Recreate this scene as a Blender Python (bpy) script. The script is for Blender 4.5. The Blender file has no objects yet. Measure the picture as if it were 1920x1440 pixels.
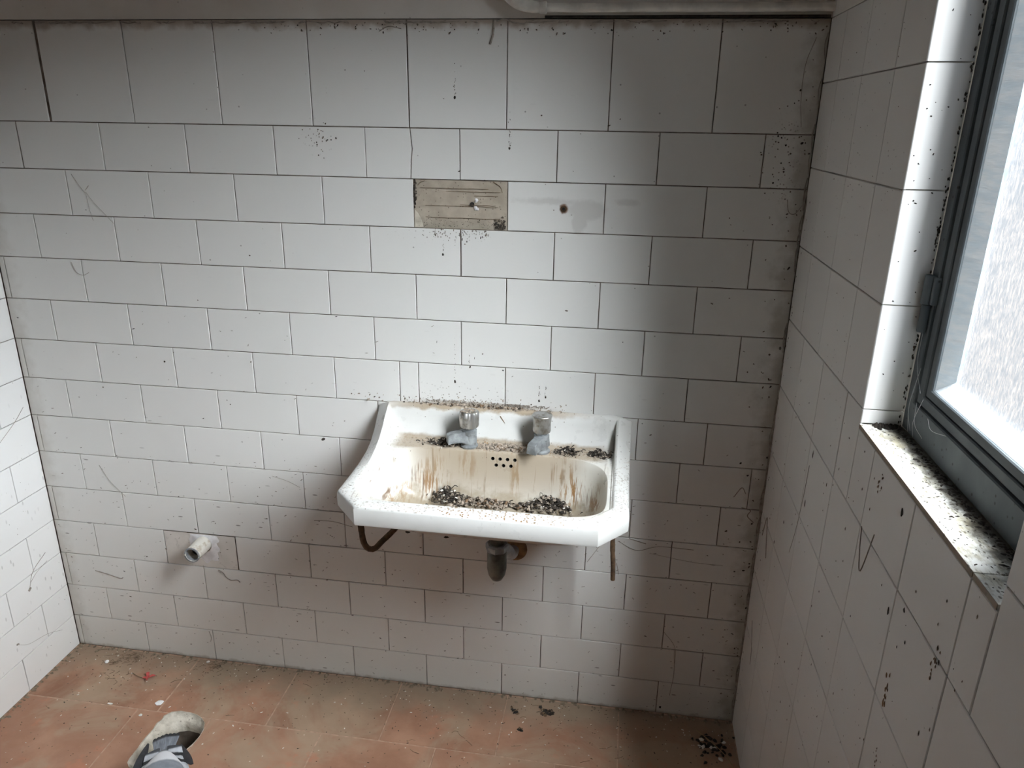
import bpy, bmesh, math, random
from mathutils import Vector, Matrix
random.seed(7)
S = bpy.context.scene
COL = S.collection

# ------------------------------------------------------------------ camera
cd = bpy.data.cameras.new('camera')
cam = bpy.data.objects.new('camera', cd); COL.objects.link(cam)
right = Vector((0.9889652, 0.1473830, 0.0150346))
down = Vector((0.0629358, -0.3260889, -0.9432418))
fwd = Vector((-0.1341152, 0.9337796, -0.3317662))
m = Matrix((( right.x, -down.x, -fwd.x, 1.3401157),
            ( right.y, -down.y, -fwd.y, -1.5625817),
            ( right.z, -down.z, -fwd.z, 1.4213130),
            (0, 0, 0, 1)))
cam.matrix_world = m
cd.sensor_width = 36.0; cd.lens = 26.2308; cd.clip_start = 0.02
S.camera = cam

# ------------------------------------------------------------------ sky, sun, exposure
w = bpy.data.worlds.new('overcast_sky'); S.world = w; w.use_nodes = True
nt = w.node_tree; nt.nodes.clear()
tc = nt.nodes.new('ShaderNodeTexCoord'); sep = nt.nodes.new('ShaderNodeSeparateXYZ')
rp = nt.nodes.new('ShaderNodeValToRGB'); bg = nt.nodes.new('ShaderNodeBackground'); ow = nt.nodes.new('ShaderNodeOutputWorld')
mr = nt.nodes.new('ShaderNodeMapRange'); mr.inputs[1].default_value = -1; mr.inputs[2].default_value = 1
nt.links.new(tc.outputs['Generated'], sep.inputs[0]); nt.links.new(sep.outputs[2], mr.inputs[0])
nt.links.new(mr.outputs[0], rp.inputs[0]); nt.links.new(rp.outputs[0], bg.inputs[0]); nt.links.new(bg.outputs[0], ow.inputs[0])
e = rp.color_ramp.elements
e[0].position = 0.0; e[0].color = (0.70, 0.64, 0.60, 1)
e[1].position = 1.0; e[1].color = (1.25, 1.34, 1.45, 1)
x = e.new(0.46); x.color = (1.02, 0.97, 0.94, 1)
x = e.new(0.56); x.color = (1.02, 1.10, 1.17, 1)
bg.inputs[1].default_value = 1.12

sd = bpy.data.lights.new('bright_cloud_sun', 'SUN'); sd.energy = 76.0; sd.angle = math.radians(60)
sd.color = (0.99, 0.985, 0.965)
sun = bpy.data.objects.new('bright_cloud_sun', sd); COL.objects.link(sun)
SUN_DIR = Vector((-1.0, 0.38, -1.06)).normalized()
sun.rotation_euler = SUN_DIR.to_track_quat('-Z', 'Y').to_euler()
sun.location = (4, -2.2, 4)

S.view_settings.view_transform = 'Standard'
S.view_settings.look = 'None'
S.view_settings.gamma = 1.0
S.view_settings.use_curve_mapping = False
S.view_settings.exposure = 0.0
try:
    S.cycles.max_bounces = 10; S.cycles.diffuse_bounces = 6; S.cycles.transparent_max_bounces = 8
    S.cycles.caustics_reflective = False; S.cycles.caustics_refractive = False
    S.cycles.sample_clamp_indirect = 6.0
except Exception:
    pass

# ------------------------------------------------------------------ helpers: objects
def link(o):
    COL.objects.link(o); return o

def obj(name, me, mat=None, parent=None, smooth=None):
    if isinstance(me, bmesh.types.BMesh):
        bm = me; me = bpy.data.meshes.new(name); bm.to_mesh(me); bm.free()
    if mat is not None and not me.materials:
        for q in (mat if isinstance(mat, (list, tuple)) else [mat]): me.materials.append(q)
    if smooth is not None:
        for p in me.polygons: p.use_smooth = True
        me.set_sharp_from_angle(angle=math.radians(smooth))
    o = bpy.data.objects.new(name, me); link(o)
    if parent: o.parent = parent
    return o

def empty(name, loc=(0, 0, 0)):
    o = bpy.data.objects.new(name, None); o.location = loc; o.empty_display_size = 0.05
    return link(o)

def tag(o, label, cat, group=None, kind=None):
    o['label'] = label; o['category'] = cat
    if group: o['group'] = group
    if kind: o['kind'] = kind
    return o

def struct(o):
    o['kind'] = 'structure'; return o

def copy_tree(o, parent=None):
    c = o.copy(); link(c)
    if parent: c.parent = parent
    for ch in o.children: copy_tree(ch, c)
    return c

def add_box(bm, x0, x1, y0, y1, z0, z1, mi=0):
    v = [bm.verts.new(p) for p in ((x0,y0,z0),(x1,y0,z0),(x1,y1,z0),(x0,y1,z0),(x0,y0,z1),(x1,y0,z1),(x1,y1,z1),(x0,y1,z1))]
    for f in ((0,3,2,1),(4,5,6,7),(0,1,5,4),(1,2,6,5),(2,3,7,6),(3,0,4,7)):
        bm.faces.new([v[i] for i in f]).material_index = mi
    return v

def box_bm(*a, bevel=0.0, seg=2):
    bm = bmesh.new(); add_box(bm, *a)
    if bevel: bmesh.ops.bevel(bm, geom=bm.edges[:], offset=bevel, segments=seg, affect='EDGES', profile=0.6)
    return bm

def loft(bm, rings, closed=True, cap0=False, cap1=False, mi=0):
    rv = [[bm.verts.new(p) for p in r] for r in rings]
    n = len(rv[0])
    for a, b in zip(rv, rv[1:]):
        for i in range(n if closed else n - 1):
            j = (i + 1) % n
            bm.faces.new((a[i], a[j], b[j], b[i])).material_index = mi
    if cap0: bm.faces.new(list(reversed(rv[0]))).material_index = mi
    if cap1: bm.faces.new(rv[-1]).material_index = mi
    return rv

def tube(bm, pts, r, n=10, caps=True, mi=0):
    """round tube along pts; r may be a list"""
    pts = [Vector(p) for p in pts]; k = len(pts)
    rs = r if isinstance(r, (list, tuple)) else [r] * k
    t0 = (pts[1] - pts[0]).normalized()
    up = Vector((0, 0, 1)) if abs(t0.z) < 0.9 else Vector((1, 0, 0))
    u = t0.cross(up).normalized(); rings = []
    for i, p in enumerate(pts):
        a = pts[max(i - 1, 0)]; b = pts[min(i + 1, k - 1)]
        t = (b - a).normalized()
        u = (u - t * u.dot(t)).normalized(); v = t.cross(u)
        rings.append([p + (u * math.cos(2*math.pi*j/n) + v * math.sin(2*math.pi*j/n)) * rs[i] for j in range(n)])
    loft(bm, rings, True, caps, caps, mi)

def smooth_path(ctrl, n=8):
    """Catmull-Rom through control points"""
    c = [Vector(p) for p in ctrl]; c = [c[0]*2 - c[1]] + c + [c[-1]*2 - c[-2]]; out = []
    for i in range(1, len(c) - 2):
        for k in range(n):
            t = k / n; p0, p1, p2, p3 = c[i-1], c[i], c[i+1], c[i+2]
            out.append(0.5*((2*p1) + (p2-p0)*t + (2*p0-5*p1+4*p2-p3)*t*t + (3*p1-p0-3*p2+p3)*t*t*t))
    out.append(c[-2]); return out

def lathe(bm, prof, axis_o=(0,0,0), axis=(0,0,1), n=24, flute=None, mi=0):
    ax = Vector(axis).normalized(); o = Vector(axis_o)
    h = Vector((1,0,0)) if abs(ax.x) < 0.9 else Vector((0,1,0))
    u = (h - ax*h.dot(ax)).normalized(); v = ax.cross(u); rings = []
    for r, z in prof:
        ring = []
        for j in range(n):
            a = 2*math.pi*j/n
            rr = r * (flute(a) if flute else 1)
            ring.append(o + ax*z + (u*math.cos(a) + v*math.sin(a))*rr)
        rings.append(ring)
    loft(bm, rings, True, True, True, mi)

def flake(bm, c, n, size, h=0.0006, asp=1.0, ang=0.0, mi=0, k=7):
    """small irregular crumb lying on a surface with normal n"""
    c = Vector(c); n = Vector(n).normalized()
    a = Vector((0,0,1)) if abs(n.z) < 0.9 else Vector((1,0,0))
    u = a.cross(n).normalized(); v = n.cross(u)
    u, v = u*math.cos(ang) + v*math.sin(ang), v*math.cos(ang) - u*math.sin(ang)
    ring = []
    for j in range(k):
        t = 2*math.pi*j/k; r = size*random.uniform(0.6, 1.15)
        ring.append(bm.verts.new(c + u*math.cos(t)*r*asp + v*math.sin(t)*r))
    top = bm.verts.new(c + n*h)
    for j in range(k):
        bm.faces.new((ring[j], ring[(j+1) % k], top)).material_index = mi

def noise1(x, seed=0):
    from mathutils import noise
    return noise.noise((x, seed*7.31, 0.37))

# ------------------------------------------------------------------ helpers: materials
class Mat:
    def __init__(s, name):
        s.m = bpy.data.materials.new(name); s.m.use_nodes = True
        s.t = s.m.node_tree; s.t.nodes.clear()
        s.out = s.t.nodes.new('ShaderNodeOutputMaterial')
        s.b = s.t.nodes.new('ShaderNodeBsdfPrincipled')
        s.t.links.new(s.b.outputs[0], s.out.inputs[0])
        s.geo = s.t.nodes.new('ShaderNodeNewGeometry')
        s.pos = s.geo.outputs['Position']
    def put(s, sock, v):
        if v is None: return
        if hasattr(v, 'is_output') or isinstance(v, bpy.types.NodeSocket): s.t.links.new(v, sock)
        elif isinstance(v, (tuple, list)) and sock.type == 'RGBA' and len(v) == 3: sock.default_value = (*v, 1)
        else: sock.default_value = v
    def set(s, **k):
        nm = {'color':'Base Color','rough':'Roughness','metal':'Metallic','spec':'Specular IOR Level','coat':'Coat Weight','normal':'Normal','trans':'Transmission Weight'}
        for a, v in k.items(): s.put(s.b.inputs[nm[a]], v)
        return s
    def math(s, op, a, b=0.0, c=0.0, clamp=False):
        n = s.t.nodes.new('ShaderNodeMath'); n.operation = op; n.use_clamp = clamp
        s.put(n.inputs[0], a); s.put(n.inputs[1], b)
        if op in ('MULTIPLY_ADD', 'SMOOTH_MIN'): s.put(n.inputs[2], c)
        return n.outputs[0]
    def mapping(s, vec=None, scale=(1,1,1), loc=(0,0,0), rot=(0,0,0)):
        n = s.t.nodes.new('ShaderNodeMapping'); s.put(n.inputs[0], vec if vec is not None else s.pos)
        n.inputs['Scale'].default_value = scale; n.inputs['Location'].default_value = loc; n.inputs['Rotation'].default_value = rot
        return n.outputs[0]
    def noise(s, scale, detail=3, rough=0.55, vec=None, dist=0.0):
        n = s.t.nodes.new('ShaderNodeTexNoise'); s.put(n.inputs['Vector'], vec if vec is not None else s.pos)
        n.inputs['Scale'].default_value = scale; n.inputs['Detail'].default_value = detail
        n.inputs['Roughness'].default_value = rough; n.inputs['Distortion'].default_value = dist
        return n.outputs['Fac']
    def vor(s, scale, vec=None, feature='F1', rnd=1.0):
        n = s.t.nodes.new('ShaderNodeTexVoronoi'); n.feature = feature
        s.put(n.inputs['Vector'], vec if vec is not None else s.pos)
        n.inputs['Scale'].default_value = scale; n.inputs['Randomness'].default_value = rnd
        return n
    def ramp(s, v, lo, hi, a=0.0, b=1.0):
        n = s.t.nodes.new('ShaderNodeMapRange'); n.interpolation_type = 'SMOOTHSTEP'
        s.put(n.inputs[0], v); n.inputs[1].default_value = lo; n.inputs[2].default_value = hi
        n.inputs[3].default_value = a; n.inputs[4].default_value = b
        return n.outputs[0]
    def mix(s, fac, a, b):
        n = s.t.nodes.new('ShaderNodeMix'); n.data_type = 'RGBA'
        s.put(n.inputs['Factor'], fac); s.put(n.inputs[6], a); s.put(n.inputs[7], b)
        return n.outputs[2]
    def xyz(s, vec=None):
        n = s.t.nodes.new('ShaderNodeSeparateXYZ'); s.put(n.inputs[0], vec if vec is not None else s.pos)
        return n.outputs
    def rnd(s):
        return s.t.nodes.new('ShaderNodeObjectInfo').outputs['Random']
    def objco(s):
        return s.t.nodes.new('ShaderNodeTexCoord').outputs['Object']
    def bump(s, h, strength=0.2, dist=0.002):
        n = s.t.nodes.new('ShaderNodeBump'); n.inputs['Strength'].default_value = strength
        n.inputs['Distance'].default_value = dist; s.put(n.inputs['Height'], h)
        return n.outputs[0]
    def specks(s, scale, thr, keep, vec=None):
        """random dots: 1 inside a dot, 0 elsewhere; keep = share of cells that carry one"""
        v = s.vor(scale, vec)
        d = s.ramp(v.outputs['Distance'], thr, thr*0.55)
        sp = s.t.nodes.new('ShaderNodeSeparateColor'); s.put(sp.inputs[0], v.outputs['Color'])
        return s.math('MULTIPLY', d, s.math('LESS_THAN', sp.outputs[0], keep))
    def spot(s, c, r, amp=0.5, nscale=40, soft=0.5):
        """irregular stain about c with radii r"""
        n = s.t.nodes.new('ShaderNodeVectorMath'); n.operation = 'SUBTRACT'; s.put(n.inputs[0], s.pos); n.inputs[1].default_value = c
        d = s.t.nodes.new('ShaderNodeVectorMath'); d.operation = 'DIVIDE'; s.put(d.inputs[0], n.outputs[0]); d.inputs[1].default_value = r
        l = s.t.nodes.new('ShaderNodeVectorMath'); l.operation = 'LENGTH'; s.put(l.inputs[0], d.outputs[0])
        q = s.math('MULTIPLY_ADD', s.math('SUBTRACT', s.noise(nscale, 4, 0.6), 0.5), amp*2, l.outputs['Value'])
        return s.ramp(q, 1.0, 1.0 - soft)
    def maxi(s, *a):
        r = a[0]
        for q in a[1:]: r = s.math('MAXIMUM', r, q)
        return r

def simple(name, color, rough=0.6, metal=0.0, nscale=60, var=0.25, bump=0.15):
    M = Mat(name); n = M.noise(nscale, 4)
    dark = tuple(c*(1-var) for c in color); lite = tuple(min(1, c*(1+var)) for c in color)
    M.set(color=M.mix(M.ramp(n, 0.3, 0.7), dark, lite), rough=rough, metal=metal, normal=M.bump(n, bump, 0.001))
    return M.m

# white glazed wall tile with grime
def make_tile_mat(name, base, side):
    M = Mat(name); X, Y, Z = M.xyz()
    r = M.rnd()
    col = M.mix(r, tuple(c*0.955 for c in base), base)
    blot = M.ramp(M.noise(5, 3), 0.42, 0.72)
    col = M.mix(M.math('MULTIPLY', blot, 0.05), col, (0.58, 0.54, 0.46))
    # grime film rising from the floor
    low = M.ramp(M.math('MULTIPLY_ADD', M.noise(9, 4), 0.5, Z), 0.85, 0.15)
    col = M.mix(M.math('MULTIPLY', low, 0.16), col, (0.50, 0.44, 0.32))
    # horizontal hair scratches / dried dash marks, thicker low down
    sx = (20, 20, 75) if side == 'b' else (60, 60, 22)
    d1 = M.specks(1, 0.16, 0.30, M.mapping(scale=sx, rot=(0.0, 0.25 if side == 'b' else 0.0, 0.0)))
    d1 = M.math('MULTIPLY', d1, M.ramp(M.noise(6, 2), 0.40, 0.6))
    d1 = M.math('MULTIPLY', d1, M.ramp(Z, 0.95, 0.45, 0.05, 1.0 if side == 'b' else 0.45))
    # dots everywhere
    d2 = M.specks(38, 0.085, 0.16)
    d3 = M.specks(90, 0.13, 0.10)
    d3 = M.math('MULTIPLY', d3, M.ramp(M.noise(4.5, 2), 0.5, 0.62))
    # vertical dribbles
    st = M.ramp(M.noise(1, 3, 0.6, M.mapping(scale=(70, 70, 2.2))), 0.66, 0.78)
    st = M.math('MULTIPLY', st, M.ramp(M.noise(3, 2), 0.45, 0.7))
    col = M.mix(M.math('MULTIPLY', st, 0.16 if side == 'b' else 0.06), col, (0.42, 0.37, 0.29))
    dm = M.math('MULTIPLY', M.maxi(d1, M.math('MULTIPLY', d2, 0.8), d3), 0.75, clamp=True)
    col = M.mix(dm, col, (0.10, 0.085, 0.07))
    if side == 'b':
        # grime along the top edge, under the missing tile and in the right corner
        top = M.ramp(M.math('MULTIPLY_ADD', M.math('SUBTRACT', M.noise(30, 4), 0.5), 0.03, Z), 1.586, 1.602)
        col = M.mix(M.math('MULTIPLY', top, 0.8), col, (0.30, 0.22, 0.16))
        rc = M.ramp(M.math('MULTIPLY_ADD', M.math('SUBTRACT', M.noise(26, 4), 0.5), 0.09, X), 1.635, 1.69)
        col = M.mix(M.math('MULTIPLY', rc, 0.62), col, (0.27, 0.24, 0.18))
        lc = M.ramp(M.math('MULTIPLY_ADD', M.math('SUBTRACT', M.noise(26, 4), 0.5), 0.07, X), -0.06, -0.115)
        col = M.mix(M.math('MULTIPLY', lc, 0.45), col, (0.36, 0.32, 0.26))
        fl = M.ramp(M.math('MULTIPLY_ADD', M.math('SUBTRACT', M.noise(40, 4), 0.5), 0.022, Z), 0.014, 0.0)
        col = M.mix(M.math('MULTIPLY', fl, 0.6), col, (0.22, 0.16, 0.10))
        # grey plaster smear beside the missing tile
        smear = M.maxi(M.spot((1.19, 0, 1.268), (0.11, 0.1, 0.010), 0.7, 60, 0.8),
                       M.spot((1.262, 0, 1.252), (0.048, 0.1, 0.026), 0.45, 40, 0.4),
                       M.spot((1.25, 0, 1.228), (0.020, 0.1, 0.030), 0.45, 50, 0.4),
                       M.spot((1.345, 0, 1.270), (0.035, 0.1, 0.010), 0.45, 60, 0.7))
        col = M.mix(M.math('MULTIPLY', smear, 0.42), col, (0.47, 0.455, 0.43))
        rust = M.maxi(M.spot((1.217, 0, 1.254), (0.011, 0.1, 0.012), 0.35, 90, 0.4))
        col = M.mix(M.math('MULTIPLY', rust, 0.9), col, (0.17, 0.075, 0.03))
        # speckle clouds
        band = M.spot((1.04, 0, 0.8105), (0.20, 0.1, 0.0085), 0.5, 50, 0.8)
        col = M.mix(M.math('MULTIPLY', band, 0.75), col, (0.36, 0.28, 0.20))
        for c, rr, kp in (((0.70, 0, 1.385), (0.045, 0.1, 0.05), 0.5), ((1.635, 0, 1.36), (0.05, 0.1, 0.11), 0.6),
                          ((1.0, 0, 0.83), (0.17, 0.1, 0.04), 0.5), ((0.96, 0, 1.19), (0.12, 0.1, 0.02), 0.5)):
            k = M.math('MULTIPLY', M.specks(160, 0.30, kp), M.spot(c, rr, 0.4, 30, 0.9))
            col = M.mix(M.math('MULTIPLY', k, 0.8), col, (0.14, 0.11, 0.08))
    rough = M.ramp(M.noise(12, 4), 0.3, 0.75, 0.31, 0.38)
    M.set(color=col, rough=rough, spec=0.45, normal=M.bump(M.noise(7, 2), 0.035, 0.01))
    return M.m

TILE_B = make_tile_mat('white_glazed_tile', (0.77, 0.768, 0.748), 'b')
TILE_R = make_tile_mat('white_glazed_tile_side', (0.78, 0.775, 0.76), 'r')
TILE_L = make_tile_mat('white_glazed_tile_left', (0.82, 0.825, 0.82), 'l')

# mortar bed behind the tiles (seen as joints)
M = Mat('grey_brown_mortar'); n = M.noise(22, 5)
GROUT = M.set(color=M.mix(M.ramp(n, 0.35, 0.7), (0.11, 0.083, 0.06), (0.30, 0.26, 0.22)), rough=0.95).m
GROUT_R = simple('pale_grey_grout', (0.40, 0.375, 0.34), 0.95, 0, 9, 0.4, 0.1)
M = Mat('pale_tile_adhesive'); X, Y, Z = M.xyz()
n = M.noise(30, 4); sp = M.specks(190, 0.26, 0.30)
c = M.mix(M.ramp(n, 0.35, 0.7), (0.375, 0.325, 0.26), (0.47, 0.41, 0.335))
c = M.mix(M.math('MULTIPLY', M.ramp(M.math('MULTIPLY_ADD', M.noise(60, 3), 0.03, Z), 1.245, 1.222), 0.35), c, (0.25, 0.24, 0.20))
ADHES = M.set(color=M.mix(M.math('MULTIPLY', sp, 0.75), c, (0.10, 0.08, 0.06)), rough=0.95, normal=M.bump(M.noise(90, 4), 0.4, 0.002)).m
PLASTER = (lambda M: M.set(color=M.mix(M.math('MULTIPLY', M.specks(60, 0.13, 0.25), 0.5),
            M.mix(M.ramp(M.noise(6, 5), 0.3, 0.7), (0.66, 0.62, 0.57), (0.76, 0.73, 0.69)), (0.30, 0.26, 0.22)),
            rough=0.9, normal=M.bump(M.noise(45, 5), 0.25, 0.003)).m)(Mat('off_white_painted_plaster'))
DINGY = simple('dingy_grey_plaster', (0.46, 0.44, 0.42), 0.95, 0, 12, 0.2, 0.2)
CEMENT = (lambda M: M.set(color=M.mix(M.math('MULTIPLY', M.specks(110, 0.28, 0.3), 0.6),
            M.mix(M.ramp(M.noise(35, 5), 0.3, 0.7), (0.40, 0.36, 0.29), (0.68, 0.63, 0.54)), (0.22, 0.19, 0.15)),
            rough=0.95, normal=M.bump(M.noise(90, 5), 0.6, 0.004)).m)(Mat('rough_cement'))
WHITE_FILL = simple('white_gypsum_filler', (0.74, 0.73, 0.74), 0.9, 0, 60, 0.10, 0.6)
BEIGE_FILL = (lambda M: M.set(color=M.mix(M.math('MULTIPLY', M.ramp(M.noise(30, 4, 0.6, None, 1.5), 0.56, 0.66), 0.35),
            M.mix(M.ramp(M.noise(14, 4), 0.3, 0.7), (0.60, 0.565, 0.52), (0.69, 0.655, 0.61)), (0.36, 0.33, 0.30)),
            rough=0.9, normal=M.bump(M.noise(40, 4), 0.35, 0.003)).m)(Mat('beige_filler'))

# terracotta floor
M = Mat('worn_terracotta'); X, Y, Z = M.xyz(); r = M.rnd()
c = M.mix(r, (0.27, 0.132, 0.080), (0.35, 0.182, 0.115))
c = M.mix(M.ramp(M.noise(6, 5, 0.6), 0.42, 0.66), c, (0.41, 0.228, 0.147))
c = M.mix(M.math('MULTIPLY', M.ramp(M.noise(4.2, 5, 0.65, None, 0.6), 0.45, 0.63), 0.66), c, (0.40, 0.305, 0.212))
c = M.mix(M.math('MULTIPLY', M.ramp(M.noise(8, 5, 0.7, M.mapping(loc=(3, 1, 0))), 0.58, 0.66), 0.40), c, (0.52, 0.19, 0.105))
# dust gathered against the back and left walls
d = M.ramp(M.math('MULTIPLY_ADD', M.math('SUBTRACT', M.noise(16, 5), 0.5), 0.20, Y), -0.150, -0.01)
c = M.mix(M.math('MULTIPLY', d, 0.78), c, (0.27, 0.205, 0.145))
c = M.mix(M.math('MULTIPLY', M.specks(70, 0.15, 0.3), 0.7), c, (0.10, 0.07, 0.05))
c = M.mix(M.math('MULTIPLY', M.specks(55, 0.13, 0.22, M.mapping(loc=(1.7, 2.3, 0))), 0.75), c, (0.70, 0.62, 0.50))
TERRA = M.set(color=c, rough=M.ramp(M.noise(20, 4), 0.3, 0.7, 0.42, 0.75), spec=0.4, normal=M.bump(M.noise(50, 5), 0.25, 0.003)).m
FGROUT = simple('sandy_floor_grout', (0.44, 0.29, 0.205), 0.95, 0, 70, 0.2, 0.3)

# ceramic
M = Mat('stained_white_ceramic'); X, Y, Z = M.xyz()
c = M.mix(M.ramp(M.noise(9, 4), 0.35, 0.7), (0.66, 0.66, 0.635), (0.72, 0.72, 0.70))
bx = M.math('ABSOLUTE', M.math('SUBTRACT', X, 1.0955))
inside = M.math('MULTIPLY', M.ramp(bx, 0.262, 0.240), M.math('MULTIPLY', M.ramp(Y, -0.322, -0.300), M.math('MULTIPLY', M.ramp(Y, -0.060, -0.075), M.math('MULTIPLY', M.ramp(Z, 0.738, 0.728), M.ramp(M.math('ADD', M.xyz(M.geo.outputs['Normal'])[2], M.math('MULTIPLY', M.xyz(M.geo.outputs['Normal'])[1], -0.3)), -0.35, -0.2)))))
# yellowed bowl glaze
c = M.mix(M.math('MULTIPLY', inside, 0.40), c, (0.66, 0.61, 0.50))
streak = M.ramp(M.noise(1, 4, 0.62, M.mapping(scale=(58, 10, 4.5))), 0.53, 0.66)
fine = M.ramp(M.noise(1, 4, 0.7, M.mapping(scale=(150, 40, 14))), 0.42, 0.62)
zone = M.maxi(M.spot((0.955, -0.10, 0.665), (0.052, 0.09, 0.085), 0.35, 30, 0.8), M.spot((1.26, -0.10, 0.665), (0.050, 0.09, 0.09), 0.4, 30, 0.8),
              M.spot((0.90, -0.17, 0.64), (0.05, 0.10, 0.05), 0.5, 40, 0.8), M.spot((1.14, -0.09, 0.69), (0.02, 0.06, 0.08), 0.4, 40, 0.8),
              M.spot((1.03, -0.09, 0.70), (0.03, 0.06, 0.05), 0.4, 40, 0.8), M.spot((1.31, -0.15, 0.66), (0.03, 0.07, 0.06), 0.4, 40, 0.8))
s1 = M.math('MULTIPLY', M.math('MULTIPLY', zone, inside), M.ramp(M.math('ADD', M.math('MULTIPLY', streak, 0.7), fine), 0.25, 1.0))
c = M.mix(M.math('MULTIPLY', s1, 1.0, clamp=True), c, (0.30, 0.165, 0.07))
s2 = M.math('MULTIPLY', M.math('MULTIPLY', inside, M.ramp(M.noise(1, 3, 0.6, M.mapping(scale=(110, 10, 5), loc=(5, 0, 0))), 0.58, 0.66)), M.ramp(M.noise(14, 3), 0.42, 0.56))
c = M.mix(M.math('MULTIPLY', s2, 0.9), c, (0.16, 0.09, 0.05))
floorb = M.math('MULTIPLY', M.ramp(M.math('MULTIPLY_ADD', M.math('SUBTRACT', M.noise(28, 5), 0.5), 0.09, Z), 0.655, 0.622), inside)
c = M.mix(M.math('MULTIPLY', floorb, 0.8), c, (0.30, 0.24, 0.16))
# ledge grime behind the bowl
led = M.math('MULTIPLY', M.ramp(M.math('MULTIPLY_ADD', M.math('SUBTRACT', M.noise(34, 5), 0.5), 0.022, Z), 0.748, 0.738), M.math('MULTIPLY', M.ramp(Y, -0.098, -0.080), M.ramp(bx, 0.255, 0.215)))
c = M.mix(M.math('MULTIPLY', led, 0.8), c, (0.34, 0.265, 0.18))
top = M.math('MULTIPLY', M.ramp(M.math('MULTIPLY_ADD', M.math('SUBTRACT', M.noise(40, 5), 0.5), 0.026, Z), 0.796, 0.806), M.ramp(M.math('ABSOLUTE', M.math('SUBTRACT', X, 1.05)), 0.30, 0.12))
c = M.mix(M.math('MULTIPLY', top, 0.9), c, (0.36, 0.28, 0.19))
# yellow-brown and grey droplet marks on the rim
rim = M.math('MULTIPLY', M.math('MULTIPLY', M.ramp(Z, 0.714, 0.7165), M.ramp(Z, 0.745, 0.732)), M.math('SUBTRACT', 1.0, inside))
k1 = M.math('MULTIPLY', M.math('MULTIPLY', M.specks(190, 0.48, 0.65), rim), M.ramp(M.math('ABSOLUTE', M.math('SUBTRACT', X, 1.13)), 0.20, 0.05, 0.30, 1.0))
c = M.mix(M.math('MULTIPLY', k1, 1.0), c, (0.24, 0.135, 0.045))
k2 = M.math('MULTIPLY', M.specks(110, 0.17, 0.30), M.ramp(Z, 0.705, 0.715, 0.15, 1.0))
k3 = M.specks(1, 0.30, 0.5, M.mapping(scale=(90, 210, 210)))
c = M.mix(M.math('MULTIPLY', M.maxi(k2, M.math('MULTIPLY', k3, rim)), 0.75), c, (0.15, 0.125, 0.09))
CERAMIC = M.set(color=c, rough=M.ramp(M.noise(25, 4), 0.3, 0.7, 0.265, 0.36), spec=0.5, normal=M.bump(M.noise(14, 2), 0.03, 0.01)).m
BLACK = simple('black_void', (0.012, 0.011, 0.010), 0.9, 0, 50, 0.2, 0)  # flat black painted in for the dark inside holes and pipe mouth

CHROME = (lambda M: M.set(color=M.mix(M.ramp(M.noise(60, 5), 0.45, 0.68), (0.50, 0.50, 0.49), (0.24, 0.21, 0.17)), metal=0.95,
          rough=M.ramp(M.noise(40, 4), 0.3, 0.7, 0.265, 0.5)).m)(Mat('dull_chrome'))
DULLMETAL = simple('limescaled_grey_metal', (0.30, 0.32, 0.33), 0.5, 0.5, 60, 0.3, 0.3)
RUST = simple('rusty_brown_steel', (0.10, 0.060, 0.032), 0.9, 0.1, 70, 0.45, 0.5)
RUSTORANGE = simple('orange_rust', (0.24, 0.13, 0.055), 0.9, 0.0, 60, 0.4, 0.4)
TRAPMET = simple('tarnished_dark_metal', (0.13, 0.125, 0.105), 0.45, 0.6, 45, 0.4, 0.2)
GREYPIPE = simple('grey_pipe', (0.36, 0.36, 0.36), 0.5, 0.3, 45, 0.25, 0.2)
PIPEWHITE = (lambda M: M.set(color=M.mix(M.math('MULTIPLY', M.ramp(M.noise(55, 4), 0.52, 0.66), 0.6), (0.78, 0.75, 0.68), (0.42, 0.33, 0.22)), rough=0.6,
             normal=M.bump(M.noise(80, 4), 0.3, 0.002)).m)(Mat('splashed_white_pipe'))
PIPEGREY = simple('grey_pipe_end', (0.25, 0.26, 0.27), 0.6, 0, 60, 0.2, 0.1)
CONDUIT = simple('painted_conduit', (0.70, 0.68, 0.63), 0.75, 0, 35, 0.16, 0.3)
STEEL = (lambda M: M.set(color=M.mix(M.math('MULTIPLY', M.specks(70, 0.16, 0.35), 0.8), M.mix(M.ramp(M.noise(12, 4), 0.35, 0.7), (0.085, 0.098, 0.106), (0.125, 0.141, 0.149)), (0.03, 0.027, 0.024)),
         rough=0.62, spec=0.22, normal=M.bump(M.noise(70, 3), 0.1, 0.001)).m)(Mat('blue_grey_painted_steel'))
PUTTY = (lambda M: M.set(color=M.mix(M.ramp(M.noise(1, 3, 0.6, M.mapping(scale=(30, 30, 90), rot=(0.7, 0, 0))), 0.3, 0.7), (0.74, 0.84, 0.90), (0.90, 0.94, 0.96)), rough=0.35,
         normal=M.bump(M.noise(1, 3, 0.6, M.mapping(scale=(30, 30, 110), rot=(0.7, 0, 0))), 0.12, 0.003)).m)(Mat('pale_blue_putty'))
DIRT_AND_SHADE = simple('black_dirt_and_gap_shade', (0.035, 0.028, 0.022), 0.95, 0, 90, 0.5, 0.4)
DIRTBROWN = simple('brown_dirt', (0.15, 0.095, 0.055), 0.95, 0, 90, 0.5, 0.4)
DROPPING = simple('dried_bird_dropping', (0.30, 0.25, 0.20), 0.95, 0, 140, 0.5, 0.5)
CRUMBWHITE = simple('white_crumb', (0.72, 0.69, 0.63), 0.9, 0, 80, 0.12, 0.3)
TWIG = simple('dry_twig', (0.17, 0.12, 0.075), 0.95, 0, 80, 0.4, 0.3)
DUST = simple('tan_floor_dust', (0.24, 0.185, 0.13), 1.0, 0, 120, 0.4, 0.5)
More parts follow.
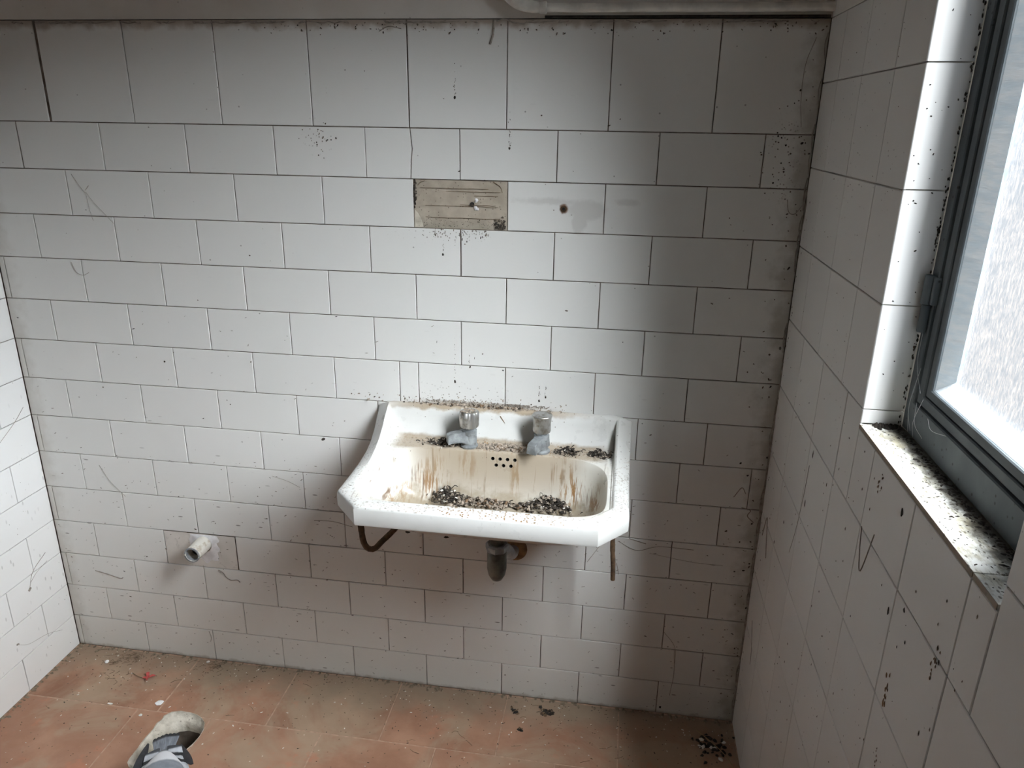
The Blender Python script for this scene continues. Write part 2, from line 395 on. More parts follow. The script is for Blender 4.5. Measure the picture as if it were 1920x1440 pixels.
FLECK = simple('grey_brown_fleck', (0.135, 0.11, 0.085), 1.0, 0, 90, 0.4, 0.2)
COBWEB = simple('dusty_cobweb', (0.30, 0.265, 0.23), 1.0, 0, 80, 0.3, 0)
M = Mat('speckled_pale_marble'); X, Y, Z = M.xyz()
c = M.mix(M.ramp(M.noise(1, 4, 0.6, M.mapping(scale=(110, 40, 60), rot=(0, 0, 0.5))), 0.4, 0.66), (0.80, 0.80, 0.76), (0.60, 0.57, 0.47))
nz = M.noise(45, 5, 0.65)
dk = M.ramp(M.math('MULTIPLY_ADD', M.math('SUBTRACT', nz, 0.5), 0.075, X), 1.706, 1.738)
c = M.mix(M.math('MULTIPLY', M.ramp(M.noise(24, 5, 0.7), 0.46, 0.62), 0.6), c, (0.33, 0.28, 0.16))
c = M.mix(M.ramp(X, 1.6895, 1.6892), c, (0.20, 0.14, 0.09))
c = M.mix(M.math('MULTIPLY', M.specks(1, 0.34, 0.7, M.mapping(scale=(210, 110, 120))), 0.85), c, (0.10, 0.08, 0.05))
c = M.mix(M.math('MULTIPLY', M.ramp(M.noise(1, 4, 0.7, M.mapping(scale=(260, 60, 60), rot=(0, 0, 0.4))), 0.52, 0.62), 0.5), c, (0.22, 0.19, 0.12))
MARBLE = M.set(color=M.mix(M.math('MULTIPLY', dk, 0.95), c, (0.05, 0.042, 0.03)), rough=0.5, normal=M.bump(nz, 0.4, 0.002)).m

# ------------------------------------------------------------------ room shell
XL, XR = -0.115, 1.690          # left and right tile faces
ZT = 1.607                      # top of the tiling
ZC = 2.55; YF = -2.60           # ceiling, wall behind the camera
Y0W, Y1W = -0.520, -0.947       # window opening along y
ZS, ZW = 1.025, 2.12            # sill and head of the window
TD = 0.0032                     # tile face stands this far proud of its bed

bm = bmesh.new(); add_box(bm, XL-0.25, XR+0.30, TD, 0.16, -0.02, ZT)
wall_back = struct(obj('wall_back', bm, GROUT))
bm = bmesh.new(); add_box(bm, XL-0.2, XR+0.2, 0.0015, 0.1595, ZT+0.001, ZC)
bk = bmesh.ops.subdivide_edges(bm, edges=bm.edges[:], cuts=3, use_grid_fill=True)
obj('plaster', bm, PLASTER, wall_back)

bm = bmesh.new(); add_box(bm, XL-0.16, XL-TD, YF, TD-0.0005, -0.02, ZT)
wall_left = struct(obj('wall_left', bm, GROUT))
obj('plaster', box_bm(XL-0.159, XL-0.001, YF, 0.001, ZT+0.001, ZC), PLASTER, wall_left)

WX = XR + 0.103                  # outer face of the window wall
bm = bmesh.new()
add_box(bm, XR+TD, WX, YF, TD-0.0005, -0.02, ZS-0.0075)             # below the sill
add_box(bm, XR+TD, WX, Y0W+TD, TD-0.0005, ZS-0.0074, ZT)            # between corner and window
add_box(bm, XR+TD, WX, YF, Y1W-TD, ZS-0.0074, ZT)                   # near side
wall_right = struct(obj('wall_right', bm, GROUT_R))
bm = bmesh.new()
add_box(bm, XR+0.001, WX-0.001, Y0W+0.001, 0.001, ZT+0.001, ZC)
add_box(bm, XR+0.001, WX-0.001, YF, Y1W-0.001, ZT+0.001, ZC)
add_box(bm, XR+0.001, WX-0.001, Y1W-0.001, Y0W+0.001, ZW, ZC)
obj('plaster', bm, PLASTER, wall_right)
struct(obj('wall_front', box_bm(XL-0.16, WX, YF-0.12, YF-0.001, -0.02, ZC), DINGY))
struct(obj('ceiling', box_bm(XL-0.16, WX, YF-0.12, 0.16, ZC+0.001, ZC+0.12), PLASTER))

# ------------------------------------------------------------------ wall tiles
G = 0.0019
_cache = {}
def tile_mesh(wd, h, mat, bev=0.0008, depth=0.0030):
    """tile in its own xz plane, centred; the face is at y=0 and it goes back to +depth"""
    key = (round(wd, 4), round(h, 4), mat.name)
    if key in _cache: return _cache[key]
    a, b = wd/2, h/2
    bm = bmesh.new()
    loft(bm, [[(-a,depth,-b),(a,depth,-b),(a,depth,b),(-a,depth,b)], [(-a,bev,-b),(a,bev,-b),(a,bev,b),(-a,bev,b)],
              [(-a+bev,0,-b+bev),(a-bev,0,-b+bev),(a-bev,0,b-bev),(-a+bev,0,b-bev)]], True, False, True)
    bmesh.ops.recalc_face_normals(bm, faces=bm.faces)
    me = bpy.data.meshes.new('tile'); bm.to_mesh(me); bm.free(); me.materials.append(mat)
    _cache[key] = me; return me

def put_tile(parent, mat, u0, u1, z0, z1, wall, tilt=1.0, name='tile', gl=G/2, gr=G/2):
    """u runs along the wall; wall = 'b' back, 'r' right, 'l' left"""
    wd = (u1-gr)-(u0+gl); h = z1-z0-G
    if wd < 0.004: return
    o = bpy.data.objects.new(name, tile_mesh(wd, h, mat)); link(o); o.parent = parent
    u = (u0+gl+u1-gr)/2; z = (z0+z1)/2
    jit = random.uniform(-0.0004, 0.0002)*tilt
    o.location = {'b': (u, jit, z), 'r': (XR+jit, u, z), 'l': (XL-jit, u, z)}[wall]
    base = {'b': 0, 'r': -math.pi/2, 'l': math.pi/2}[wall]
    t = math.radians(0.16)*tilt
    o.rotation_euler = (random.uniform(-t, t), 0, base + random.uniform(-t, t)*0.8)
    return o

PZ = 0.100569
def L(k): return 1.406 - PZ*k
# top course of large square tiles
tx = [XL, 0.0868, 0.287, 0.488, 0.689, 0.895, 1.096, 1.2985, 1.4985, XR]
for i in range(len(tx)-1):
    put_tile(wall_back, TILE_B, tx[i], tx[i+1], L(0), ZT, 'b', gl=0.0042 if i == 1 else (0.0018 if i == 5 else G/2), gr=0.0034 if i == 0 else G/2)
# running bond below
SPECIAL = {4: None}
for k in range(14):
    z1, z0 = L(k), max(L(k+1), 0.001)
    off = 0.0 if k % 2 == 0 else 0.1
    js = [XL] + [q for q in [-0.1+0.0*k] if k % 2] + [off + 0.2*i for i in range(0, 9) if XL < off+0.2*i < XR-0.012] + [XR]
    js = sorted(set(round(q, 4) for q in js))
    if k == 5: js = sorted(js + [0.8553])
    if k == 6: js = [q for q in js if abs(q-1.6) > 1e-3] + [1.551]; js.sort()
    if k == 7: js = sorted(js + [1.657])
    if k == 0: js = sorted(js)
    for a, b in zip(js, js[1:]):
        if k == 1 and abs(a-0.9) < 1e-3: continue                   # the missing tile
        if k == 10 and abs(a-0.2) < 1e-3: continue                  # filler patch round the pipe stub
        if k == 0 and abs(a-0.8) < 1e-3:                            # cracked tile: two pieces
            zz = [z1-G/2, z1-0.03, z1-0.040, z1-0.062, z0+G/2]
            cx = [0.8965, 0.899, 0.9005, 0.8975, 0.8955]
            for sgn in (0, 1):
                bm = bmesh.new(); g = 0.0011
                if sgn == 0: poly = [(0.8+G/2, zz[4]), (0.8+G/2, zz[0])] + [(q-g, w_) for q, w_ in zip(cx, zz)]
                else: poly = [(1.0-G/2, zz[0]), (1.0-G/2, zz[4])] + [(q+g, w_) for q, w_ in reversed(list(zip(cx, zz)))]
                v0 = [bm.verts.new((p, 0.0, q)) for p, q in poly]; v1 = [bm.verts.new((p, 0.003, q)) for p, q in poly]
                bm.faces.new(v0); nn = len(poly)
                for i in range(nn): bm.faces.new((v0[i], v1[i], v1[(i+1) % nn], v0[(i+1) % nn]))
                bmesh.ops.recalc_face_normals(bm, faces=bm.faces)
                obj('tile', bm, TILE_B, wall_back)
            continue
        put_tile(wall_back, TILE_B, a, b, z0, z1, 'b', gr=0.0022 if (k == 0 and abs(b) < 1e-3) else G/2,
                 gl=0.0019 if (k == 2 and abs(a-1.0) < 1e-3) else G/2)

# missing tile: bed of adhesive with comb ridges, chipped corner, drilled hole
bm = bmesh.new(); NX, NZ = 40, 26
zx0, zx1 = L(2)+0.001, L(1)-0.001
grid = []
from mathutils import noise as mnoise
for j in range(NZ+1):
    row = []
    for i in range(NX+1):
        px = 0.9005 + (0.1990)*i/NX; pz = zx0 + (zx1-zx0)*j/NZ
        dd = 0.0026 - 0.0012*math.exp(-((px-1.09)**2)*6000) + 0.0012*mnoise.noise((px*40, 0, pz*40))*0.5
        for zr in (zx1-0.016, zx1-0.022, zx1-0.053, zx0+0.022): dd -= 0.0009*math.exp(-((pz-zr)/0.0011)**2)*(0.6+mnoise.noise((px*25, zr*90, 0)))
        row.append(bm.verts.new((px, min(dd, 0.0029), pz)))
    grid.append(row)
for j in range(NZ):
    for i in range(NX): bm.faces.new((grid[j][i], grid[j][i+1], grid[j+1][i+1], grid[j+1][i]))
obj('adhesive_bed', bm, ADHES, wall_back, smooth=60)
bm = bmesh.new()
for z_, a_, b_ in ((zx1-0.016, 0.915, 1.06), (zx1-0.022, 0.97, 1.085), (zx1-0.052, 0.925, 1.08), (zx1-0.049, 1.0, 1.075), (zx0+0.022, 0.925, 1.085), (zx1-0.030, 1.03, 1.08)):
    tube(bm, [(a_+(b_-a_)*i/12, 0.0013+0.0004*math.sin(i), z_+0.0012*mnoise.noise((i*0.5, z_*50, 0))) for i in range(13)], 0.00045, 5)
tube(bm, smooth_path([(0.9095, 0.001, zx1-0.012), (0.915, 0.001, zx1-0.006), (0.925, 0.001, zx1-0.002)], 4), 0.0006, 5)
tube(bm, smooth_path([(1.07, 0.001, zx1-0.001), (1.084, 0.001, zx1-0.010), (1.089, 0.001, zx1-0.022)], 4), 0.0006, 5)
obj('trowel_marks', bm, TWIG, wall_back)['kind'] = 'stuff'
bm = bmesh.new()
for i in range(60): flake(bm, (0.9015+abs(random.gauss(0, 0.0018)), 0.0012, random.uniform(zx0+0.042, zx1-0.001)), (0, -1, 0), random.uniform(0.0008, 0.0022), 0.0006, 1.8, 1.57)  # black flakes paint in the dark gap down the left edge
for i in range(110): flake(bm, (random.uniform(0.92, 1.09), 0.0012, random.uniform(zx0+0.002, zx0+0.022)), (0, -1, 0), random.uniform(0.0003, 0.0009), 0.0004, 1.3, random.uniform(0, 3))
obj('bed_dirt_and_gap_shade', bm, DIRT_AND_SHADE, wall_back)['kind'] = 'stuff'
bm = bmesh.new(); lathe(bm, [(0.0048, 0), (0.0048, 0.0010)], (1.0255, 0.0018, 1.257), (0, -1, 0), 14)
obj('drill_hole', bm, BLACK, wall_back)
bm = bmesh.new()
for c_, s_ in (((1.034, 0.0014, 1.2655), 0.0055), ((1.033, 0.0014, 1.250), 0.006), ((1.037, 0.0014, 1.247), 0.004)): flake(bm, c_, (0, -1, 0), s_, 0.0016)
obj('filler_crumbs', bm, WHITE_FILL, wall_back)['kind'] = 'stuff'
bm = bmesh.new()
p = [(0.9015, 1.204+0.002), (0.9015, 1.243), (0.908, 1.236), (0.9145, 1.225), (0.918, 1.214), (0.919, 1.207)]
v0 = [bm.verts.new((a, 0.0006, b)) for a, b in p]; v1 = [bm.verts.new((a, 0.003, b)) for a, b in p]
bm.faces.new(v0)
for i in range(len(p)): bm.faces.new((v0[i], v1[i], v1[(i+1) % len(p)], v0[(i+1) % len(p)]))
bmesh.ops.recalc_face_normals(bm, faces=bm.faces)
obj('tile_shard', bm, CEMENT, wall_back)
bm = bmesh.new()
lathe(bm, [(0.0062, 0), (0.0066, 0.0012), (0.0035, 0.0013), (0.0032, 0.0002)], (1.217, -0.0002, 1.254), (0, -1, 0), 14)
obj('wall_plug', bm, RUST, wall_back)
bm = bmesh.new(); lathe(bm, [(0.0026, 0), (0.0026, 0.0012)], (1.217, -0.0004, 1.254), (0, -1, 0), 10); obj('plug_hole', bm, BLACK, wall_back)

# right wall tiles, 15 cm square
zr = [0.001, 0.15, 0.301, 0.451, 0.601, 0.751, 0.902, 1.046]
yl = [0.0, -0.145, -0.295, -0.445, -0.594, -0.745, -0.894, -1.044, -1.194, -1.344, -1.494]
yl[0] = -0.0005
for z0, z1 in zip(zr, zr[1:]):
    for a, b in zip(yl, yl[1:]):
        if z1 > 1.03:
            zc = ZS-0.0075
            if a <= -0.51 and b >= -0.96:
                put_tile(wall_right, TILE_R, b, a, z0, zc, 'r', 0.6); continue
            if a > -0.51 and b < -0.52:
                put_tile(wall_right, TILE_R, b, -0.52, z0, zc, 'r', 0.6)
                put_tile(wall_right, TILE_R, -0.52, a, z0, z1, 'r', 0.6); continue
            if a > -0.947 and b < -0.947:
                put_tile(wall_right, TILE_R, -0.947, a, z0, zc, 'r', 0.6)
                put_tile(wall_right, TILE_R, b, -0.947, z0, z1, 'r', 0.6); continue
        put_tile(wall_right, TILE_R, b, a, z0, z1, 'r', 0.6)
zr2 = [1.046, 1.196, 1.346, 1.497, ZT]
for z0, z1 in zip(zr2, zr2[1:]):
    for a, b in ((-0.0005, -0.108), (-0.108, -0.252), (-0.252, -0.406), (-0.406, -0.520), (-0.947, -1.094), (-1.094, -1.244), (-1.244, -1.394)):
        put_tile(wall_right, TILE_R, b, a, z0, z1, 'r', 0.6)
# jamb tiles with a rounded outer edge
def jamb_tile(y, z0, z1, sgn):
    bm = bmesh.new(); r = 0.0025; prof = []
    for i in range(7):
        t = i/6*math.pi/2
        prof.append((XR + 0.0004 + r*(1-math.sin(t)) if False else XR + r - r*math.cos(t), y + sgn*(r - r*math.sin(t))))
    prof.append((XR+0.0545, y)); prof.append((XR+0.0545, y+sgn*0.003)); prof.append((XR+0.0002, y+sgn*(r+0.001)))
    loft(bm, [[(a, b, z0+G/2) for a, b in prof], [(a, b, z1-G/2) for a, b in prof]], True, True, True)
    bmesh.ops.recalc_face_normals(bm, faces=bm.faces)
    return obj('jamb_tile', bm, TILE_R, wall_right, smooth=35)
zj = [ZS+0.0005, 1.047, 1.197, 1.347, 1.497, 1.647, 1.797, 1.947, 2.0965, ZW-0.001]
for z0, z1 in zip(zj, zj[1:]):
    jamb_tile(Y0W, z0, z1, 1); jamb_tile(Y1W, z0, z1, -1)

# left wall tiles, running bond
for k in range(0, 14):
    z1, z0 = L(k), max(L(k+1), 0.001)
    st = -0.097 if k % 2 == 0 else -0.190
    js = [0.0] + [st - 0.2*i for i in range(6)]; 
    for a, b in zip(js, js[1:]): put_tile(wall_left, TILE_L, b, a if a else -0.0005, z0, z1, 'l', 0.7)
for i in range(6): put_tile(wall_left, TILE_L, -0.2*(i+1), -0.2*i-(0 if i else 0.0005), L(0), ZT, 'l', 0.7)

# ------------------------------------------------------------------ floor with a broken-out drain hole
HOLE = [(0.279,-0.360),(0.278,-0.300),(0.277,-0.240),(0.281,-0.215),(0.292,-0.200),(0.312,-0.193),(0.335,-0.193),(0.355,-0.198),(0.374,-0.206),(0.390,-0.220),
        (0.398,-0.238),(0.400,-0.262),(0.396,-0.288),(0.388,-0.312),(0.379,-0.338),(0.362,-0.362),(0.335,-0.374),(0.303,-0.374)]
def hole_cutter():
    bm = bmesh.new()
    loft(bm, [[(a, b, -0.3) for a, b in HOLE], [(a, b, 0.05) for a, b in HOLE]], True, True, True)
    bmesh.ops.recalc_face_normals(bm, faces=bm.faces)
    return obj('cutter', bm)
def bool_cut(o, cutters):
    for cu in cutters:
        md = o.modifiers.new('cut', 'BOOLEAN'); md.object = cu; md.operation = 'DIFFERENCE'; md.solver = 'EXACT'
    bpy.context.view_layer.update()
    me = bpy.data.meshes.new_from_object(o.evaluated_get(bpy.context.evaluated_depsgraph_get()))
    o.modifiers.clear(); o.data = me
floor = struct(obj('floor', box_bm(XL-0.16, WX, YF-0.12, 0.16, -0.16, -0.0011), FGROUT))
def floor_tile(x0, x1, y0, y1):
    g = 0.0021
    bm = box_bm(-(x1-x0-g)/2, (x1-x0-g)/2, -(y1-y0-g)/2, (y1-y0-g)/2, -0.0105, 0.0, bevel=0.0012, seg=1)
    o = obj('tile', bm, TERRA, floor); o.location = ((x0+x1)/2, (y0+y1)/2, random.uniform(-0.0006, 0.0002))
    o.rotation_euler = (random.uniform(-.002, .002), random.uniform(-.002, .002), 0)
    return o
ftiles = []
P = 0.2875
cuts_x = [XL, 0.2505-0.0, 0.540, 0.8315, 1.1180, 1.4065, XR]
cuts_x2 = [XL, 0.199, 0.397, 0.686, 0.973, 1.2605, 1.549, XR]
for ys, xs in (((-0.2015, -0.001), cuts_x), ((-0.2015-P, -0.2015), cuts_x2), ((-0.2015-2*P, -0.2015-P), cuts_x), ((-0.2015-3*P, -0.2015-2*P), cuts_x2), ((-0.2015-4*P, -0.2015-3*P), cuts_x)):
    for a, b in zip(xs, xs[1:]): ftiles.append(floor_tile(a, b, ys[0], ys[1]))
cu = hole_cutter(); bpy.context.view_layer.update()
bool_cut(floor, [cu])
for o in ftiles:
    x, y = o.location.x, o.location.y
    if 0.0 < x < 0.56 and -0.42 < y < -0.05: bool_cut(o, [cu])
bpy.data.objects.remove(cu)

drain = empty('floor_drain', (0.34, -0.28, -0.001))
tag(drain, 'broken-out round drain hole in the terracotta floor with a rough cement edge', 'drain')
bm = bmesh.new(); rings = []
n = len(HOLE); HC = Vector((0.340, -0.285))
def dense(pl, m_=4):
    out = []
    for i in range(len(pl)):
        a, b = Vector(pl[i]), Vector(pl[(i+1) % len(pl)])
        out += [a.lerp(b, k/m_) for k in range(m_)]
    return out
HD = dense(HOLE)
for f, z, am in ((1.035, 0.0008, 0.002), (1.0, 0.0030, 0.003), (0.965, -0.002, 0.004), (0.90, -0.007, 0.006), (0.84, -0.013, 0.006), (0.81, -0.024, 0.004), (0.80, -0.036, 0.002)):
    ring = []
    for q in HD:
        d = q - HC; c2 = HC + Vector((0.034, -0.006))*(1-f)*2.4
        nn = mnoise.noise((q.x*60, q.y*60, z*40))*am
        zz = z if z > -0.01 else z*(1.0 if d.x < 0.02 else 1.25)
        p2 = c2 + d*(f + nn*2.2)
        ring.append((p2.x-0.34, p2.y+0.28, zz + nn*0.8))
    rings.append(ring)
loft(bm, rings)
bmesh.ops.recalc_face_normals(bm, faces=bm.faces)
obj('cement_edge', bm, CEMENT, drain, smooth=50)
bm = bmesh.new(); rings = []
for f, z in ((0.805, -0.034), (0.79, -0.06), (0.77, -0.155), (0.02, -0.156)):
    rings.append([tuple((HC + Vector((0.034, -0.006))*(1-0.80)*2.4 + (q-HC)*f - Vector((0.34, -0.28))).to_3d() + Vector((0, 0, z))) for q in HD])
loft(bm, rings)
obj('pipe_bore', bm, simple('dark_brown_pipe', (0.11, 0.085, 0.065), 0.9, 0, 40, 0.3, 0.3), drain, smooth=50)  # bore wall and bottom in a dark brown

# ------------------------------------------------------------------ window
win = struct(empty('window_1', (XR+0.055, (Y0W+Y1W)/2, ZS)))
WO = win.location.copy()
def wbox(name, x0, x1, y0, y1, z0, z1, mat, bev=0.0015):
    bm = box_bm(x0-WO.x, x1-WO.x, y0-WO.y, y1-WO.y, z0-WO.z, z1-WO.z, bevel=bev)
    return obj(name, bm, mat, win, smooth=40)
fx = XR+0.055
f1, f2, f3 = 0.024, 0.041, 0.058
def frame_ring(name, x0, x1, o_in, o_out, bz_in, bz_out, mat, bev=0.0015):
    """rectangular ring in the opening: inset from jambs o_out..o_in, from sill/head bz_out..bz_in"""
    bm = bmesh.new()
    ya0, ya1 = Y0W-o_out, Y1W+o_out; yb0, yb1 = Y0W-o_in, Y1W+o_in
    za0, za1 = ZS+bz_out, ZW-o_out; zb0, zb1 = ZS+bz_in, ZW-o_in
    def R(x, y0, y1, z0, z1): return [(x-WO.x, y0-WO.y, z0-WO.z), (x-WO.x, y1-WO.y, z0-WO.z), (x-WO.x, y1-WO.y, z1-WO.z), (x-WO.x, y0-WO.y, z1-WO.z)]
    rr = [R(x1, ya0, ya1, za0, za1), R(x0+bev, ya0, ya1, za0, za1), R(x0, ya0-bev, ya1+bev, za0+bev, za1-bev),
          R(x0, yb0+bev, yb1-bev, zb0-bev, zb1+bev), R(x0+bev, yb0, yb1, zb0, zb1), R(x1, yb0, yb1, zb0, zb1)]
    rv = loft(bm, rr)
    for i in range(4): bm.faces.new((rv[0][i], rv[0][(i+1) % 4], rv[-1][(i+1) % 4], rv[-1][i]))
    bmesh.ops.recalc_face_normals(bm, faces=bm.faces)
    return obj(name, bm, mat, win)
frame_ring('frame', fx, fx+0.045, 0.0225, 0.0005, 0.045, 0.0005, STEEL)
frame_ring('sash', fx+0.004, fx+0.040, 0.041, 0.0232, 0.060, 0.0457, STEEL)
frame_ring('sash_inner_lip', fx+0.0062, fx+0.038, 0.0572, 0.0416, 0.0735, 0.0606, STEEL)
# sloped putty strips from lip to pane, one on each side
px0, px1 = fx+0.010, fx+0.026
def putty(pts_in, pts_out):
    bm = bmesh.new()
    n_ = 24; A = []
    for (p, q) in zip(pts_in, pts_out): pass
    a0, a1 = Vector(pts_in[0]), Vector(pts_in[1]); b0, b1 = Vector(pts_out[0]), Vector(pts_out[1])
    back = Vector((px1 + 0.002, 0, 0))
    rows = []
    for i in range(n_+1):
        t = i/n_; p = a0.lerp(a1, t); q = b0.lerp(b1, t)
        wv = 0.0008*mnoise.noise((p.y*60, p.z*60, 1.0))
        p2 = p.copy(); p2.x = px1+0.001
        rows.append([p - WO, p.lerp(q, 0.5) + Vector((wv, 0, 0)) - WO, q - WO, p2 - WO])
    loft(bm, rows, True, True, True)
    bmesh.ops.recalc_face_normals(bm, faces=bm.faces)
    obj('putty_strip', bm, PUTTY, win, smooth=50)
li, lo = 0.0574, 0.074
zi, zo = 0.0738, 0.092
yA, yB = Y0W-li, Y1W+li; zA, zB = ZS+zi, ZW-li
yC, yD = Y0W-lo, Y1W+lo; zC_, zD = ZS+zo, ZW-lo
putty([(px0, yA, zA), (px0, yA, zB)], [(px1, yC, zC_), (px1, yC, zD)])
putty([(px0, yB, zA), (px0, yB, zB)], [(px1, yD, zC_), (px1, yD, zD)])
putty([(px0, yA, zA), (px0, yB, zA)], [(px1, yC, zC_), (px1, yD, zC_)])
putty([(px0, yA, zB), (px0, yB, zB)], [(px1, yC, zD), (px1, yD, zD)])
# rippled frosted pane
M = Mat('rippled_frosted_glass')
rip = M.noise(1, 4, 0.62, M.mapping(scale=(80, 230, 70)), 0.9)
t_ = M.ramp(rip, 0.40, 0.62)
tl = M.t.nodes.new('ShaderNodeBsdfTranslucent'); tp = M.t.nodes.new('ShaderNodeBsdfTransparent'); gl = M.t.nodes.new('ShaderNodeBsdfGlossy')
M.put(tl.inputs[0], M.mix(t_, (0.72, 0.76, 0.80), (0.97, 0.97, 0.97)))
M.put(tp.inputs[0], M.mix(t_, (0.74, 0.79, 0.84), (1.0, 1.0, 1.0)))
gl.inputs['Roughness'].default_value = 0.15
bp = M.bump(rip, 0.6, 0.004); M.put(tl.inputs['Normal'], bp); M.put(gl.inputs['Normal'], bp)
m1 = M.t.nodes.new('ShaderNodeMixShader'); m1.inputs[0].default_value = 0.996
M.t.links.new(tl.outputs[0], m1.inputs[1]); M.t.links.new(tp.outputs[0], m1.inputs[2])
m2 = M.t.nodes.new('ShaderNodeMixShader'); m2.inputs[0].default_value = 0.06
M.t.links.new(m1.outputs[0], m2.inputs[1]); M.t.links.new(gl.outputs[0], m2.inputs[2])
M.t.links.new(m2.outputs[0], M.out.inputs[0]); GLASS = M.m
wbox('glass_pane', fx+0.0262, fx+0.0302, Y1W+0.05, Y0W-0.05, ZS+0.068, ZW-0.05, GLASS, 0.0)
# hinge on the far jamb side
bm = bmesh.new()
lathe(bm, [(0.0062, 0), (0.0068, 0.001), (0.0068, 0.037), (0.0062, 0.038)], (fx-0.0055-WO.x, Y0W-0.0125-WO.y, 1.2035-WO.z), (0, 0, 1), 12)
hin = obj('hinge', bm, STEEL, win, smooth=40)
bm = bmesh.new()
lathe(bm, [(0.0052, 0), (0.0058, 0.001), (0.0058, 0.036), (0.0052, 0.0372)], (fx-0.0045-WO.x, Y0W-0.0125-WO.y, 1.1655-WO.z), (0, 0, 1), 12)
obj('hinge_lower_knuckle', bm, STEEL, hin, smooth=40)
bm = box_bm(fx-0.004-WO.x, fx+0.004-WO.x, Y0W-0.026-WO.y, Y0W-0.014-WO.y, 1.2045-WO.z, 1.2405-WO.z, bevel=0.001)
obj('hinge_leaf', bm, STEEL, hin)
# sill slabs
def sill(y0, y1):
    bm = box_bm(XR-0.0012-WO.x, fx+0.002-WO.x, y0+0.0006-WO.y, y1-0.0006-WO.y, ZS-0.0068-WO.z, ZS-WO.z, bevel=0.001)
    return obj('sill_slab', bm, MARBLE, win)
sill(-0.896, Y0W); sill(Y1W, -0.896)
wbox('outer_sill', fx+0.0455, WX+0.02, Y1W, Y0W, ZS-0.02, ZS+0.0004, CEMENT)

# ------------------------------------------------------------------ washbasin
CX = 1.0955; HW = 0.291; CH = 0.056
basin = empty('washbasin', (CX, -0.17, 0.60))
tag(basin, 'stained white ceramic washbasin with cut front corners hung on the tiled wall', 'sink')
BO = Vector((CX, -0.17, 0.60))
def interp(tab, y):
    y = -y
    for (a, b), (c_, d) in zip(tab, tab[1:]):
        if a <= y <= c_:
            t = (y-a)/(c_-a); t = t*t*(3-2*t)*0.35 + t*0.65
            return b + (d-b)*t
    return tab[-1][1] if y > tab[-1][0] else tab[0][1]
TAB_I = [(0, .809), (.02, .806), (.045, .789), (.07, .767), (.10, .749), (.13, .738), (.16, .730), (.20, .724), (.345, .720)]
TAB_O = [(0, .800), (.02, .780), (.045, .756), (.076, .738), (.108, .727), (.161, .7205), (.22, .719), (.345, .719)]
def plan(inset, back):
    """octagon-ish outline; list of (x, y, side) going round; inset from sides/front, back from wall"""
    h = HW - inset; f = -0.345 + inset; yb = -back; chx = CH - inset*0.41; chy = CH + 0.004 - inset*0.41
    pts = []
    def seg(a, b, n_, s):
        for i in range(n_): t = i/n_; pts.append((a[0]+(b[0]-a[0])*t, a[1]+(b[1]-a[1])*t, s))
    seg((-h, yb), (h, yb), 36, 'b'); seg((h, yb), (h, f+chy), 26, 's'); seg((h, f+chy), (h-chx, f), 8, 'c')
    seg((h-chx, f), (-h+chx, f), 36, 'f'); seg((-h+chx, f), (-h, f+chy), 8, 'c'); seg((-h, f+chy), (-h, yb), 26, 's')
    return pts
def corner(x_, inset):
    q = max(0, (abs(x_) - (HW-inset-0.04))/0.04)
    return q*q
def zo_(x_, y_, s, inset):
    if s == 'b': return 0.809 - 0.010*corner(x_, inset)
    return interp(TAB_O, y_)
def zi_(x_, y_, s, inset):
    if s == 'b': return 0.808
    return interp(TAB_I, y_)
def deck(y_):
    return interp([(0, .733), (.088, .733), (.15, .722), (.2, .713), (.345, .710)], y_)
def bowl_pt(th, sc):
    """superellipse outline of the bowl round (0,-0.190)"""
    c_, s_ = math.cos(th), math.sin(th); ex = 4.2 if s_ > 0 else 5.0
    a, b = 0.247, (0.111 if s_ > 0 else 0.112)
    r_ = (abs(c_/a)**ex + abs(s_/b)**ex)**(-1/ex)
    return r_*c_*sc, -0.190 + r_*s_*sc
rings = []
def ring(inset, back, zf):
    rings.append([(x_, y_, zf(x_, y_, s, inset)) for x_, y_, s in plan(inset, back)])
N_ = len(plan(0, 0))
ref = plan(0.034, 0.02); ths = [math.atan2(y_+0.190, x_) for x_, y_, s in ref]
def fronty(y_, zf):
    if y_ > -0.19: return y_
    return -0.19 + (y_+0.19)*interp([(0, 1.0), (.12, .93), (.28, .85), (.46, .74), (.62, .66), (.76, .56), (.9, .50), (1.1, .45)], -zf)
def under(sc, z, zf=0):
    return [(bowl_pt(t, sc)[0], fronty(bowl_pt(t, sc)[1], zf), z) for t in ths]
zb = lambda x_, y_, s, i: interp([(0, .700), (.15, .690), (.30, .677), (.345, .674)], y_)
rings.append([(x_*0.03, -0.17 + (y_+0.19)*0.03, 0.601) for x_, y_, z_ in under(1, 0)])
rings.append(under(0.55, 0.601, 1.0)); rings.append(under(0.78, 0.603, 1.0)); rings.append(under(0.93, 0.622, 0.86)); rings.append(under(1.0, 0.655, 0.46)); rings.append(under(1.035, 0.682, 0.0))
ring(0.018, 0.006, lambda *a: zb(*a)+0.008)
ring(0.006, 0.0005, lambda *a: zb(*a)+0.001)
ring(0.0015, 0.0005, lambda *a: zb(*a)+0.003)
ring(0.000, 0.0005, lambda *a: zb(*a)+0.008)
ring(0.000, 0.0005, lambda x_, y_, s, i: (zo_(x_, y_, s, i)+zb(x_, y_, s, i))/2)
ring(0.000, 0.0005, lambda *a: zo_(*a)-0.007)
ring(0.0015, 0.001, lambda *a: zo_(*a)-0.003)
ring(0.0045, 0.0035, lambda *a: zo_(*a)-0.0006)
ring(0.010, 0.0055, lambda *a: zo_(*a)*0.75+zi_(*a)*0.25+0.0003)
ring(0.028, 0.0135, lambda *a: zi_(*a))
ring(0.0315, 0.0165, lambda *a: zi_(*a)-0.0015)
ring(0.0335, 0.019, lambda *a: zi_(*a)-0.005)
